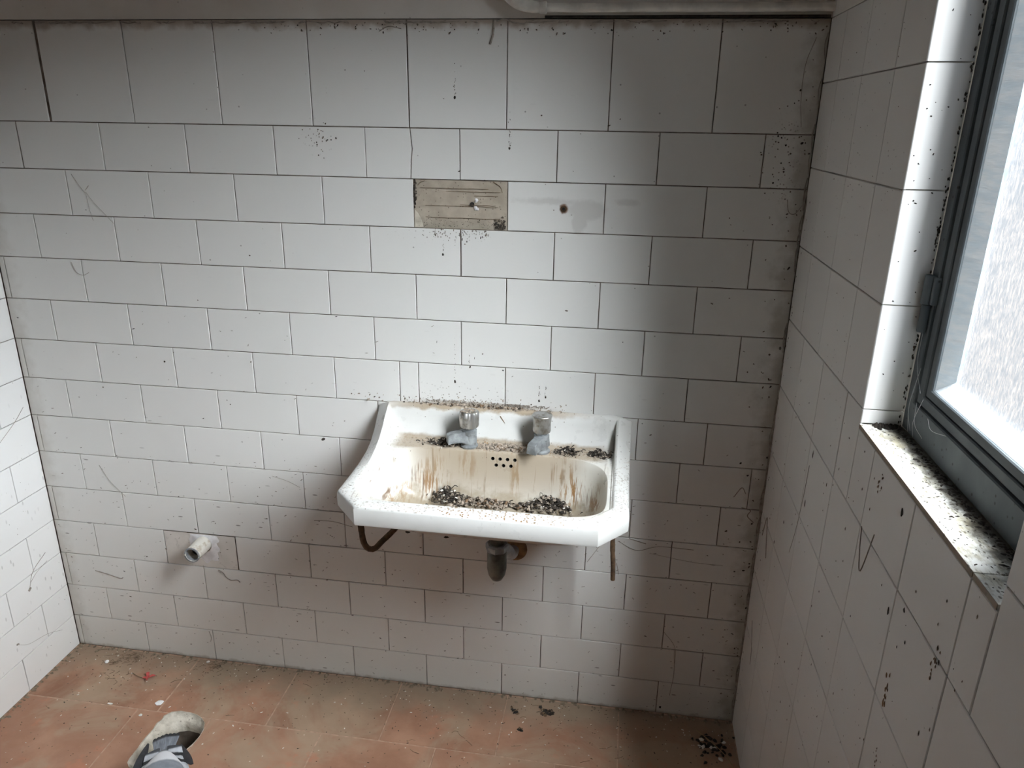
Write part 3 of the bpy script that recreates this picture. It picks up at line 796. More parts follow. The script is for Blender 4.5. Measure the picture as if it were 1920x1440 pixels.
def deckz(x_, y_, s, i): return min(deck(y_), zi_(x_, y_, s, i)-0.006)
ring(0.0350, 0.0225, lambda *a: max(deckz(*a)+0.004, zi_(*a)-0.022 if a[2] == 'b' else 0))
ring(0.0362, 0.0345, lambda *a: deckz(*a)+0.004)
ring(0.0385, 0.0385, lambda *a: deckz(*a))
def bw(sc, dz): return [(bowl_pt(t, sc)[0], bowl_pt(t, sc)[1], deck(bowl_pt(t, 1)[1])+dz) for t in ths]
rings.append(bw(1.012, 0.0)); rings.append(bw(0.998, -0.0012)); rings.append(bw(0.989, -0.005))
for sc, zf in ((0.975, 0.12), (0.962, 0.28), (0.945, 0.46), (0.92, 0.62), (0.885, 0.76), (0.83, 0.87), (0.75, 0.94), (0.64, 0.975), (0.45, 0.99), (0.25, 1.0), (0.085, 1.01)):
    rr = []
    for t in ths:
        bx_, by_ = bowl_pt(t, sc); by_ = fronty(by_, zf) + 0.02*(1-sc)
        z0 = deck(bowl_pt(t, 1)[1])-0.005
        rr.append((bx_, by_, z0 + (0.611 - z0)*zf))
    rings.append(rr)
bm = bmesh.new()
loft(bm, [[Vector((p[0]+CX, p[1], p[2]))-BO for p in r] for r in rings], True, True, True)
bmesh.ops.recalc_face_normals(bm, faces=bm.faces)
body = obj('ceramic_basin', bm, [CERAMIC, BLACK], basin)
# overflow holes cut through the back of the bowl
cut = []
for i in range(7):
    hx = (1.087 + 0.0165*i) if i < 4 else (1.095 + 0.0165*(i-4)); hz = 0.7175 if i < 4 else 0.7025
    bm = bmesh.new(); lathe(bm, [(0.0040, -0.012), (0.0040, 0.03)], (hx, -0.0835, hz), (0, 1, 0), 14)
    bmesh.ops.recalc_face_normals(bm, faces=bm.faces)
    c_ = obj('cutter', bm, BLACK); cut.append(c_)
body.parent = None; body.location = BO
bool_cut(body, cut)
for c_ in cut: bpy.data.objects.remove(c_)
body.location = (0, 0, 0); body.parent = basin
for p in body.data.polygons: p.use_smooth = True
body.data.set_sharp_from_angle(angle=math.radians(38))
bm = bmesh.new(); lathe(bm, [(0.030, 0), (0.031, 0.002), (0.022, 0.0028), (0.018, -0.002)], Vector((CX, -0.168, 0.611))-BO, (0, 0, 1), 24)
obj('drain_ring', bm, DULLMETAL, basin, smooth=40)

# taps
def tap(name, x_, y_, ang, label, fluted):
    t = empty(name, (x_, y_, 0.7335)); tag(t, label, 'tap', 'taps on the washbasin')
    bm = bmesh.new(); lathe(bm, [(0.019, 0), (0.0195, 0.004), (0.015, 0.007), (0.0145, 0.030), (0.017, 0.032), (0.017, 0.040), (0.012, 0.042), (0.012, 0.049)], n=20)
    obj('tap_body', bm, DULLMETAL, t, smooth=40)
    bm = bmesh.new()
    prof = [(0.0155, 0.047), (0.0195, 0.049), (0.0207, 0.052), (0.0212, 0.070), (0.0212, 0.081), (0.0195, 0.0845), (0.012, 0.086)] if fluted else \
           [(0.0150, 0.047), (0.0190, 0.049), (0.0200, 0.053), (0.0192, 0.068), (0.0205, 0.080), (0.0225, 0.086), (0.0215, 0.088), (0.014, 0.0885)]
    lathe(bm, prof, n=72 if fluted else 28, flute=(lambda a: 1.0 + 0.045*min(1, max(-1, 2.2*math.cos(18*a)))) if fluted else None)
    obj('tap_knob', bm, CHROME, t, smooth=35)
    # square-section spout
    d = Vector((math.cos(ang), math.sin(ang), 0)); s_ = Vector((-d.y, d.x, 0)); rr = []
    for dist, zc_, hw_, hh in ((-0.014, 0.026, 0.0145, 0.0135), (0.012, 0.026, 0.0145, 0.0135), (0.020, 0.0265, 0.0125, 0.0115), (0.042, 0.0255, 0.0120, 0.0105), (0.050, 0.0225, 0.0118, 0.0105)):
        c_ = d*dist + Vector((0, 0, zc_)); up = Vector((0, 0, 1))
        rr.append([c_ - s_*hw_ - up*hh, c_ + s_*hw_ - up*hh, c_ + s_*hw_*0.8 + up*hh, c_ - s_*hw_*0.8 + up*hh])
    bm = bmesh.new(); loft(bm, rr, True, True, True); bmesh.ops.recalc_face_normals(bm, faces=bm.faces)
    bmesh.ops.bevel(bm, geom=bm.edges[:], offset=0.0006, segments=1, affect='EDGES')
    obj('spout', bm, DULLMETAL, t, smooth=40)
    bm = bmesh.new()
    for i in range(26):
        a = random.uniform(0, 6.28); r_ = random.uniform(0, 0.017)
        flake(bm, (r_*math.cos(a), r_*math.sin(a), 0.086), (0, 0, 1), random.uniform(0.003, 0.006), random.uniform(0.001, 0.003))
    o = obj('dried_dirt', bm, DROPPING, t); o['kind'] = 'stuff'
    return t
tap('pillar_tap', 1.030, -0.060, math.radians(205), 'left chrome tap with a finely fluted knob on the washbasin ledge', True)
tap('pillar_tap', 1.192, -0.060, math.radians(250), 'right chrome tap with a smooth waisted knob on the washbasin ledge', False)

# waste trap under the basin
tr = empty('bottle_trap', (1.113, -0.17, 0.56)); tag(tr, 'dark tarnished bottle trap hanging under the washbasin', 'pipe'); TO = tr.location.copy()
bm = bmesh.new(); lathe(bm, [(0.006, -0.093), (0.012, -0.090), (0.0185, -0.078), (0.0215, -0.062), (0.0215, -0.014), (0.019, -0.010)], n=24)
obj('trap_cup', bm, TRAPMET, tr, smooth=40)
bm = bmesh.new(); lathe(bm, [(0.0245, -0.016), (0.0255, -0.013), (0.0255, -0.003), (0.022, 0.0)], n=8)
obj('trap_nut', bm, DULLMETAL, tr, smooth=20)
bm = bmesh.new(); lathe(bm, [(0.016, 0.0), (0.016, 0.0145)], n=20); obj('tailpiece', bm, TRAPMET, tr, smooth=40)
bm = bmesh.new(); pth = smooth_path([Vector(q)-TO for q in ((1.120, -0.155, 0.530), (1.126, -0.12, 0.515), (1.128, -0.07, 0.472), (1.128, -0.03, 0.450), (1.128, -0.004, 0.447))], 6)
tube(bm, pth, 0.0135, 16); obj('outlet_pipe', bm, GREYPIPE, tr, smooth=40)
bm = bmesh.new(); lathe(bm, [(0.031, -0.001), (0.032, 0.004), (0.026, 0.011), (0.015, 0.013)], Vector((1.128, 0, 0.445))-TO, (0, -1, 0), 20)
obj('wall_flange', bm, RUSTORANGE, tr, smooth=40)

# rusty supply pipes
def pipe_thing(name, label, ctrl, r_, mat, n_=8, cat='pipe'):
    bm = bmesh.new(); o0 = Vector(ctrl[0]); pts = smooth_path([Vector(q)-o0 for q in ctrl], n_)
    rs = [r_*(1+0.12*mnoise.noise((i*0.9, r_*99, 0))) for i in range(len(pts))]
    tube(bm, pts, rs, 12); o = obj(name, bm, mat, None, smooth=50); o.location = o0
    return tag(o, label, cat)
pipe_thing('bent_supply_pipe', 'rusty brown pipe bent in a U under the left end of the washbasin',
           [(0.826, -0.205, 0.689), (0.818, -0.203, 0.640), (0.819, -0.200, 0.578), (0.823, -0.200, 0.548), (0.832, -0.198, 0.533), (0.845, -0.193, 0.532), (0.858, -0.182, 0.544), (0.878, -0.155, 0.560), (0.897, -0.11, 0.580), (0.905, -0.05, 0.592), (0.906, 0.001, 0.594)], 0.0066, RUST)
pipe_thing('supply_pipe_stub', 'thin rusty pipe end hanging straight down under the right corner of the washbasin',
           [(1.3595, -0.15, 0.693), (1.360, -0.15, 0.60), (1.3615, -0.15, 0.555), (1.3645, -0.15, 0.520), (1.366, -0.15, 0.482)], 0.0052, RUST)

# pipe stub in the left part of the wall with its filler patch
bm = bmesh.new(); P0 = []
NX, NZ = 30, 14; zA_, zB_ = L(11)+0.0012, L(10)-0.0012
g_ = [[bm.verts.new((0.2012+0.1976*i/NX, 0.0004+0.0007*mnoise.noise((i*0.4, j*0.4, 2)), zA_+(zB_-zA_)*j/NZ)) for i in range(NX+1)] for j in range(NZ+1)]
for j in range(NZ):
    for i in range(NX): bm.faces.new((g_[j][i], g_[j][i+1], g_[j+1][i+1], g_[j+1][i]))
obj('filler_patch', bm, BEIGE_FILL, wall_back, smooth=60)
stub = empty('waste_pipe_stub', (0.314, 0.0, 0.375)); tag(stub, 'short open pipe stub poking out of the lower left wall from a filler patch', 'pipe')
bm = bmesh.new(); n_ = 24; rr = []
for r_, d_ in ((0.0205, 0.002), (0.0205, -0.030), (0.0200, -0.060), (0.0200, -0.0625), (0.0168, -0.0625), (0.0160, -0.05), (0.0160, -0.005)):
    rr.append([(r_*math.cos(2*math.pi*i/n_), d_ - (0.002*mnoise.noise((i*0.8, 5, d_)) if -0.063 < d_ < -0.06 else 0), r_*math.sin(2*math.pi*i/n_)-0.0) for i in range(n_)])
loft(bm, rr); bmesh.ops.recalc_face_normals(bm, faces=bm.faces)
obj('pipe', bm, PIPEWHITE, stub, smooth=40)
bm = bmesh.new(); lathe(bm, [(0.0158, -0.036), (0.0158, -0.035)], (0, 0, 0), (0, 1, 0), 20); obj('pipe_bore', bm, BLACK, stub)
bm = bmesh.new(); loft(bm, [[(r_*math.cos(2*math.pi*i/24), -d_, r_*math.sin(2*math.pi*i/24)) for i in range(24)] for r_, d_ in ((0.0203, 0.0600), (0.0206, 0.0612), (0.0206, 0.0630), (0.0172, 0.0633), (0.0164, 0.0600), (0.0161, 0.052))])
bmesh.ops.recalc_face_normals(bm, faces=bm.faces); obj('pipe_lip', bm, PIPEGREY, stub, smooth=40)
bm = bmesh.new(); ring0 = []; rr = [[], [], []]
for i in range(40):
    a = 2*math.pi*i/40; nz_ = mnoise.noise((math.cos(a)*2.2, math.sin(a)*2.2, 4.0))
    ro = 0.036 + 0.022*nz_ + 0.012*abs(math.sin(a))
    for q, (f, d_) in enumerate(((0.0207, -0.006), (0.026, -0.004), (ro, 0.0001))):
        rr[q].append((f*math.cos(a)*1.05, d_, max(-0.073, min(0.022, f*math.sin(a)*(1.25 if math.sin(a) < 0 else 0.8)))))
loft(bm, rr); bmesh.ops.recalc_face_normals(bm, faces=bm.faces)
obj('gypsum_collar', bm, WHITE_FILL, stub, smooth=60)

# painted conduit above the tiles
co = empty('conduit', (1.40, -0.010, 1.624)); tag(co, 'pale painted conduit pipe running along the top edge of the wall tiles', 'pipe'); CO = co.location.copy()
bm = bmesh.new(); pts = [Vector((1.163+i*0.02635, -0.0105+0.0006*mnoise.noise((i*0.7, 0, 0)), 1.6245+0.0012*mnoise.noise((i*0.5, 3, 0))))-CO for i in range(21)]
tube(bm, pts, 0.0082, 12); obj('straight_pipe', bm, CONDUIT, co, smooth=50)
bm = bmesh.new(); pts = smooth_path([Vector(q)-CO for q in ((1.035, -0.016, 1.78), (1.062, -0.016, 1.712), (1.087, -0.016, 1.664), (1.112, -0.015, 1.637), (1.140, -0.013, 1.6265), (1.167, -0.0105, 1.6245))], 7)
k_ = len(pts); tube(bm, pts, [0.0150 - 0.006*(i/(k_-1))**2 for i in range(k_)], 14); obj('bent_pipe', bm, CONDUIT, co, smooth=50)
bm = bmesh.new(); lathe(bm, [(0.0088, -0.008), (0.0112, -0.006), (0.0112, 0.006), (0.0088, 0.008)], Vector((1.165, -0.0105, 1.6245))-CO, (1, 0, 0), 14); obj('coupling', bm, CONDUIT, co, smooth=40)
bm = bmesh.new(); ln = [(1.168, 1.6135), (1.30, 1.6135), (1.5, 1.613), (1.688, 1.6125)]
for (a, z_), (b, z2) in zip(ln, ln[1:]): add_box(bm, a, b, -0.0015, 0.0015, 1.6078, 1.6125)
obj('gap_shade_strip', bm, DIRT_AND_SHADE, wall_back)['kind'] = 'stuff'  # black strip paints in the shaded gap below the conduit

# ------------------------------------------------------------------ pigeon (head towards the camera, tail over the hole)
pg = empty('pigeon', (0.470, -0.505, 0.0)); tag(pg, 'grey pigeon with black wing bars and a white rump standing beside the floor hole', 'bird')
pg.rotation_euler = (0, 0, math.atan2(-0.862, 0.507))
def feather_mat(name, f):
    M = Mat(name); O = M.objco(); X, Y, Z = M.xyz(O); c = f(M, X, Y, Z, O)
    M.set(color=c, rough=0.6, spec=0.3, normal=M.bump(M.noise(1, 3, 0.6, M.mapping(O, (60, 260, 120))), 0.25, 0.002)); return M.m
def fbody(M, X, Y, Z, O):
    c = M.mix(M.ramp(M.noise(40, 3, 0.5, O), 0.3, 0.7), (0.20, 0.22, 0.25), (0.28, 0.30, 0.34))
    c = M.mix(M.ramp(M.math('ADD', X, M.math('MULTIPLY', M.noise(60, 2, 0.5, O), 0.01)), 0.075, 0.10), c, (0.09, 0.13, 0.12))
    c = M.mix(M.ramp(X, 0.118, 0.135), c, (0.12, 0.14, 0.17))
    rump = M.math('MULTIPLY', M.ramp(X, -0.040, -0.052), M.ramp(X, -0.112, -0.100))
    return M.mix(rump, c, (0.84, 0.85, 0.88))
def ftail(M, X, Y, Z, O):
    c = M.mix(M.ramp(M.noise(1, 3, 0.5, M.mapping(O, (20, 300, 100))), 0.3, 0.7), (0.17, 0.185, 0.215), (0.27, 0.295, 0.34))
    return M.mix(M.ramp(X, -0.178, -0.188), c, (0.03, 0.032, 0.036))
def fwing(M, X, Y, Z, O):
    n_ = M.math('MULTIPLY', M.math('SUBTRACT', M.noise(70, 2, 0.5, O), 0.5), 0.016)
    xx = M.math('ADD', X, n_)
    b1 = M.math('MULTIPLY', M.ramp(xx, -0.056, -0.059), M.ramp(xx, -0.073, -0.070))
    b2 = M.math('MULTIPLY', M.ramp(xx, -0.084, -0.087), M.ramp(xx, -0.102, -0.098))
    c = M.mix(M.ramp(M.noise(50, 3, 0.5, O), 0.3, 0.7), (0.42, 0.44, 0.48), (0.58, 0.60, 0.64))
    c = M.mix(M.maxi(b1, b2), c, (0.025, 0.026, 0.03))
    return M.mix(M.ramp(X, -0.116, -0.122), c, (0.06, 0.062, 0.07))
BODYM, TAILM, WINGM = feather_mat('grey_body_feathers', fbody), feather_mat('grey_tail_feathers', ftail), feather_mat('barred_wing_feathers', fwing)
spine = [(-0.118, 0.098, 0.008, 0.006), (-0.105, 0.099, 0.017, 0.012), (-0.085, 0.101, 0.028, 0.022), (-0.055, 0.103, 0.041, 0.036), (-0.02, 0.105, 0.051, 0.049), (0.02, 0.110, 0.055, 0.055),
         (0.055, 0.122, 0.048, 0.050), (0.078, 0.142, 0.035, 0.038), (0.092, 0.165, 0.024, 0.026), (0.102, 0.186, 0.019, 0.020), (0.112, 0.202, 0.0175, 0.0175), (0.124, 0.210, 0.016, 0.016), (0.137, 0.208, 0.0115, 0.0115), (0.146, 0.204, 0.006, 0.0065), (0.149, 0.203, 0.002, 0.002)]
bm = bmesh.new(); rr = []
sp_ = [Vector((a, 0, b)) for a, b, _, _ in spine]
for i, (a, b, rw, rh) in enumerate(spine):
    t = (sp_[min(i+1, len(sp_)-1)] - sp_[max(i-1, 0)]).normalized(); up = Vector((-t.z, 0, t.x))
    rr.append([sp_[i] + Vector((0, 1, 0))*rw*math.cos(2*math.pi*j/20) + up*rh*math.sin(2*math.pi*j/20) for j in range(20)])
loft(bm, rr, True, True, True); obj('body', bm, BODYM, pg, smooth=80)
for i in range(7):                                  # fanned tail feathers, each its own
    a = (i-3)*0.058; bm = bmesh.new(); rr = []
    for q in range(9):
        t = q/8; L_ = 0.100*t; hw_ = 0.0085*(1-0.25*t) if q < 8 else 0.004
        c_ = Vector((-0.098 - L_*math.cos(a), L_*math.sin(a)+(i-3)*0.0022, 0.100 - 0.030*t + 0.0014*(3-abs(i-3))))
        s_ = Vector((math.sin(a), math.cos(a), 0))
        rr.append([c_ - s_*hw_ + Vector((0,0,-0.0008)), c_ + Vector((0,0,0.0012)), c_ + s_*hw_ + Vector((0,0,-0.0008)), c_ + Vector((0,0,-0.0012))])
    loft(bm, rr, True, True, True); bmesh.ops.recalc_face_normals(bm, faces=bm.faces); obj('tail_feather', bm, TAILM, pg, smooth=50)
for sgn in (-1, 1):
    bm = bmesh.new(); rr = []
    for q in range(22):
        t = q/21; x_ = 0.060 - 0.190*t
        yy = 0.050 + 0.010*math.sin(math.pi*min(1, t*1.15)) - 0.014*t*t
        zt_ = 0.146 - 0.030*t*t - 0.012*t; zbm = 0.092 - 0.004*t
        w_ = math.sin(math.pi*min(1, 0.12+t*0.93))**0.6 if t < 0.97 else 0.2
        row = []
        for j in range(8):
            u = j/7; z_ = zbm + (zt_-zbm)*u*w_ + (1-w_)*0.012
            inn = (u**2.2)*0.034*(1-0.25*t)
            row.append(Vector((x_ + 0.012*(1-u), sgn*(yy - inn + 0.003*math.sin(u*3.1)), z_)))
        row2 = [p + Vector((0, -sgn*0.0035, -0.0015)) for p in reversed(row)]
        rr.append(row + row2)
    loft(bm, rr, True, True, True); bmesh.ops.recalc_face_normals(bm, faces=bm.faces); obj('wing', bm, WINGM, pg, smooth=60)
BLKF = simple('black_primary_feathers', (0.028, 0.029, 0.034), 0.6, 0, 90, 0.3, 0.2)
for sgn, ln_ in ((-1, 0.115), (1, 0.085)):
    bm = bmesh.new(); rr = []
    for q in range(9):
        t = q/8; c_ = Vector((-0.055-ln_*t, sgn*(0.055-0.020*t), 0.104-0.020*t)); hw_ = 0.013*math.sin(math.pi*(0.25+0.68*t))
        rr.append([c_+Vector((0, -hw_*0.7, hw_*0.5)), c_+Vector((0, 0, 0.003)), c_+Vector((0, hw_*0.7, -hw_*0.3)), c_+Vector((0, 0, -0.0025))])
    loft(bm, rr, True, True, True); bmesh.ops.recalc_face_normals(bm, faces=bm.faces); obj('wing_tip', bm, BLKF, pg, smooth=60)['label'] = 'black primary feathers'
PINK = simple('pink_scaly_skin', (0.42, 0.15, 0.12), 0.7, 0, 90, 0.25, 0.3)
for sgn in (-1, 1):
    bm = bmesh.new(); fx_ = -0.004; fy = sgn*0.020
    tube(bm, [(fx_-0.004, fy, 0.075), (fx_, fy, 0.035), (fx_+0.006, fy, 0.006)], [0.006, 0.0035, 0.0032], 8)
    for da in (-0.5, 0.0, 0.5, math.pi): tube(bm, [(fx_+0.006, fy, 0.0045), (fx_+0.006+0.014*math.cos(da), fy+0.014*math.sin(da), 0.0045), (fx_+0.006+(0.027 if da != math.pi else 0.018)*math.cos(da), fy+(0.027 if da != math.pi else 0.018)*math.sin(da), 0.0022)], [0.0030, 0.0024, 0.0012], 6)
    obj('leg', bm, PINK, pg, smooth=60)
bm = bmesh.new(); tube(bm, [(0.143, 0, 0.2035), (0.153, 0, 0.201), (0.163, 0, 0.196)], [0.0045, 0.0032, 0.0010], 8); obj('beak', bm, simple('dark_beak', (0.06, 0.055, 0.05), 0.5), pg, smooth=60)
for sgn in (-1, 1):
    bm = bmesh.new(); bmesh.ops.create_uvsphere(bm, u_segments=10, v_segments=8, radius=0.0036, matrix=Matrix.Translation((0.128, sgn*0.0138, 0.2125))); obj('eye', bm, simple('orange_eye', (0.5, 0.14, 0.03), 0.2), pg, smooth=80)

# ------------------------------------------------------------------ dirt, debris, cobwebs
def strands(bm, pts, r_=0.0007, mi=0): tube(bm, smooth_path(pts, 5), r_, 5, True, mi)
# flecks and webs on the back wall
bm = bmesh.new()
def wf(x_, z_, s_, asp=1.0, ang=0.0, mi=None): flake(bm, (x_, -0.0004, z_), (0, -1, 0), s_*0.72, 0.0008, asp, ang, (0 if s_ > 0.0033 else random.choice((1, 1, 1, 0))) if mi is None else mi)
for _ in range(230):
    x_ = random.uniform(XL+0.01, XR-0.01); z_ = random.uniform(0.01, 0.55)**1.0 if random.random() < 0.75 else random.uniform(0.5, 1.6)
    wf(x_, z_, random.uniform(0.0009, 0.0024), random.choice((1, 1.5, 2.6)), random.uniform(-0.5, 0.5))
for _ in range(90):
    wf(XR-abs(random.gauss(0, 0.03))-0.004, random.uniform(0.02, 1.6), random.uniform(0.001, 0.0035), random.uniform(1, 2), random.uniform(0, 3))
for _ in range(130): wf(random.uniform(0.6, 1.66), 1.602-abs(random.gauss(0, 0.012)), random.uniform(0.0008, 0.0024), random.uniform(1, 2), random.uniform(0, 3))
for _ in range(230): wf(random.gauss(1.04, 0.10), 0.810+abs(random.gauss(0, 0.007)), random.uniform(0.0007, 0.0024), random.uniform(1, 2), random.uniform(0, 3), random.choice((1, 2, 2)))
for _ in range(90): wf(random.uniform(0.94, 1.06), 1.204-abs(random.gauss(0, 0.010)), random.uniform(0.0005, 0.0019), random.uniform(1, 3), 1.57)
for _ in range(70): wf(1.096-abs(random.gauss(0, 0.010)), 1.208+abs(random.gauss(0, 0.010)), random.uniform(0.0015, 0.004), 1.0, random.uniform(0, 3), random.choice((0, 0, 1)))
for _ in range(26): wf(random.gauss(0.70, 0.02), random.gauss(1.385, 0.022), random.uniform(0.0012, 0.003))
for _ in range(40): wf(random.gauss(1.63, 0.018), random.gauss(1.37, 0.05), random.uniform(0.0012, 0.003))
for _ in range(520):
    z_ = random.uniform(0.01, 0.62) if random.random() < 0.85 else random.uniform(0.5, 1.0)
    wf(random.uniform(XL+0.01, XR-0.01), z_, random.uniform(0.0006, 0.0011), random.uniform(2.5, 6.5), random.gauss(0.15, 0.45), 1)
# drips
for x_, z0, z1, n_ in ((0.991, 1.53, 1.465, 9), (1.103, 1.44, 1.37, 16), (0.962, 1.19, 1.150, 5), (0.985, 0.97, 0.865, 12), (1.02, 0.93, 0.90, 4), (1.178, 0.87, 0.83, 7), (1.192, 0.87, 0.84, 4)):
    for i in range(n_*2):
        if random.random() < 0.75: wf(x_+random.gauss(0, 0.0011), z0+(z1-z0)*random.random()**0.7, random.uniform(0.0005, 0.0014), random.uniform(1, 2.6), 1.57)
    wf(x_, z1, 0.0034, 1.4, 1.57)
wf(0.985, 0.862, 0.0035, 1.3, 1.5); wf(0.275, 0.867, 0.004); wf(0.10, 0.79, 0.003); wf(0.66, 0.695, 0.005, 1.6, 0.5); wf(0.958, 0.457, 0.006, 1.8); wf(0.862, 0.462, 0.005, 2.0); wf(1.51, 0.02, 0.005)
obj('dirt_flecks', bm, [DIRT_AND_SHADE, FLECK, DROPPING], wall_back)['kind'] = 'stuff'
bm = bmesh.new()
def wl(pts, r_=0.0007): strands(bm, [(a, -0.0006-0.001*(i % 2), b) for i, (a, b) in enumerate(pts)], r_*0.68)
wl([(0.115, 1.296), (0.135, 1.265), (0.143, 1.255)]); wl([(0.143, 1.262), (0.153, 1.272)], 0.0009); wl([(0.143, 1.258), (0.16, 1.235), (0.20, 1.19)], 0.0005); wl([(0.143, 1.255), (0.146, 1.22), (0.150, 1.195)], 0.0005)
wl([(0.075, 1.098), (0.085, 1.075), (0.10, 1.068), (0.117, 1.075)], 0.0008)
wl([(1.668, 1.575), (1.655, 1.53), (1.655, 1.47), (1.662, 1.42)], 0.0007)
wl([(0.345, 0.292), (0.355, 0.288), (0.362, 0.275), (0.375, 0.268), (0.392, 0.270), (0.40, 0.264)], 0.0016); wl([(0.342, 0.294), (0.350, 0.290)], 0.0035)
wl([(-0.02, 0.253), (0.02, 0.245), (0.05, 0.236), (0.06, 0.240)], 0.0018)
wl([(0.29, 0.095), (0.295, 0.075), (0.29, 0.06)], 0.0009)
wl([(0.05, 0.575), (0.075, 0.53), (0.11, 0.49)], 0.0006); wl([(0.62, 0.470), (0.67, 0.473), (0.72, 0.462)], 0.0008); wl([(0.52, 0.585), (0.56, 0.575), (0.59, 0.560)], 0.0006)
wl([(1.34, 0.485), (1.325, 0.46), (1.305, 0.425)], 0.0008); wl([(1.375, 0.49), (1.42, 0.47), (1.47, 0.485), (1.55, 0.485)], 0.0009); wl([(1.375, 0.43), (1.382, 0.40)], 0.001); wl([(1.40, 0.50), (1.44, 0.49)], 0.0015)
wl([(1.45, 0.465), (1.55, 0.452), (1.62, 0.45)], 0.0005); wl([(1.50, 0.25), (1.53, 0.21), (1.535, 0.16)], 0.0007); wl([(1.53, 0.20), (1.535, 0.13), (1.53, 0.06)], 0.0008)
wl([(1.625, 0.63), (1.64, 0.655), (1.65, 0.64)], 0.0014); wl([(1.645, 0.605), (1.665, 0.60), (1.66, 0.585), (1.675, 0.57)], 0.0016); wl([(1.655, 1.285), (1.66, 1.262), (1.672, 1.258), (1.684, 1.275)], 0.0011)
wl([(0.84, 1.585), (0.86, 1.594), (0.885, 1.59)], 0.0012); wl([(1.07, 1.605), (1.068, 1.58), (1.062, 1.562)], 0.0034); wl([(1.075, 1.603), (1.09, 1.606), (1.11, 1.60), (1.13, 1.598)], 0.0022)
for i in range(60):
    a = random.uniform(0.0, 1.66); wl([(a, 1.604), (a+random.uniform(-.02, .03), 1.600), (a+random.uniform(.01, .05), 1.603)], random.uniform(0.0007, 0.0015))
for i in range(46):
    z_ = random.uniform(0.01, 0.85); wl([(1.6885, z_+0.03), (1.6878, z_), (1.6885, z_-0.03)], random.uniform(0.0012, 0.0030))
for i in range(30):
    z_ = random.uniform(0.02, 1.6); wl([(1.687, z_), (1.684, z_-0.02), (1.687, z_-0.045)], random.uniform(0.0008, 0.0022))
for i in range(40):
    a = random.uniform(0.9, 1.2); wl([(a, 0.812), (a+random.uniform(-.01, .01), 0.818), (a+random.uniform(-.015, .015), 0.813)], random.uniform(0.0006, 0.0012))
obj('cobweb_strands', bm, COBWEB, wall_back)['kind'] = 'stuff'
# right wall flecks and stains
bm = bmesh.new()
def rf(y_, z_, s_, asp=1.0, ang=1.57, mi=0): flake(bm, (XR-0.0006, y_, z_), (-1, 0, 0), s_*0.75, 0.0007, asp, ang, mi if mi or s_ > 0.0033 else random.choice((0, 2, 2)))
for _ in range(190):
    y_ = random.uniform(-1.15, -0.02); z_ = random.uniform(0.3, 1.0)
    rf(y_, z_, random.uniform(0.0007, 0.0022), random.choice((1, 1.6, 2.5)))
for _ in range(50): rf(-abs(random.gauss(0, 0.02))-0.004, random.uniform(0.05, 1.3), random.uniform(0.001, 0.003), 1.5)
for _ in range(40): rf(random.uniform(-0.5, -0.05), random.uniform(1.02, 1.58), random.uniform(0.0007, 0.0018))
for y_, z_, s_, a_ in ((-0.715, 0.990, 0.005, 2.0), (-0.735, 0.865, 0.0045, 2.2), (-0.775, 0.895, 0.004, 1.3), (-0.32, 0.885, 0.0045, 2.6), (-0.32, 0.79, 0.005, 2.6), (-0.20, 0.685, 0.004, 1.5), (-0.15, 0.61, 0.004, 1.5)): rf(y_, z_, s_, a_)
for _ in range(14): rf(random.gauss(-0.774, 0.004), 0.772+random.gauss(0, 0.014), random.uniform(0.002, 0.004), 1.8, 1.5, 1)
for _ in range(10): rf(random.gauss(-0.868, 0.004), 0.893+random.gauss(0, 0.012), random.uniform(0.0015, 0.003), 2.0, 1.5, 1)
for _ in range(12): rf(random.gauss(-0.625, 0.012), 0.985+random.gauss(0, 0.012), random.uniform(0.001, 0.0028), 2.0, 1.5, 1)
for i in range(16): rf(-0.785-0.001*i+random.gauss(0, .001), 0.70-0.0045*i, random.uniform(0.0012, 0.002), 2.0, 1.5, 1)
for _ in range(46): flake(bm, (XR+0.005+0.048*random.random(), Y0W-0.0003, random.uniform(ZS+0.01, 1.62)), (0, -1, 0), random.uniform(0.0005, 0.0012), 0.0006, random.uniform(1, 2), random.uniform(0, 3), 0)
for _ in range(150): flake(bm, (XR+0.0535-abs(random.gauss(0, 0.0016)), Y0W-0.0003, random.uniform(ZS, 1.65)), (0, -1, 0), random.uniform(0.0006, 0.0016), 0.0012, 2.0, 1.57, 0)
obj('dirt_flecks', bm, [DIRT_AND_SHADE, DIRTBROWN, FLECK], wall_right)['kind'] = 'stuff'
bm = bmesh.new()
def rl(pts, r_=0.0007): strands(bm, [(XR-0.0006, a, b) for a, b in pts], r_*0.7)
rl([(-0.04, 0.562), (-0.062, 0.618), (-0.082, 0.575), (-0.10, 0.54)], 0.0013); rl([(-0.60, 0.905), (-0.61, 0.87), (-0.625, 0.85), (-0.648, 0.92)], 0.0011); rl([(-0.31, 0.86), (-0.305, 0.80), (-0.29, 0.72), (-0.27, 0.66)], 0.0006)
rl([(-0.06, 0.35), (-0.09, 0.30), (-0.10, 0.26)], 0.0007); rl([(-0.002, 1.30), (-0.010, 1.27), (-0.002, 1.22)], 0.0015)
for i in range(26):
    z_ = random.uniform(0.02, 1.0); rl([(-0.003, z_), (-0.005, z_-0.02), (-0.003, z_-0.05)], random.uniform(0.001, 0.0026))
obj('cobweb_strands', bm, COBWEB, wall_right)['kind'] = 'stuff'
bm = bmesh.new()
def ll(pts, r_=0.0008): strands(bm, [(XL+0.0006, a, b) for a, b in pts], r_*0.6)
ll([(-0.05, 0.33), (-0.10, 0.305), (-0.12, 0.27)], 0.0010); ll([(-0.118, 0.268), (-0.126, 0.262)], 0.0045); ll([(-0.05, 0.305), (-0.09, 0.295), (-0.115, 0.28)], 0.0007)
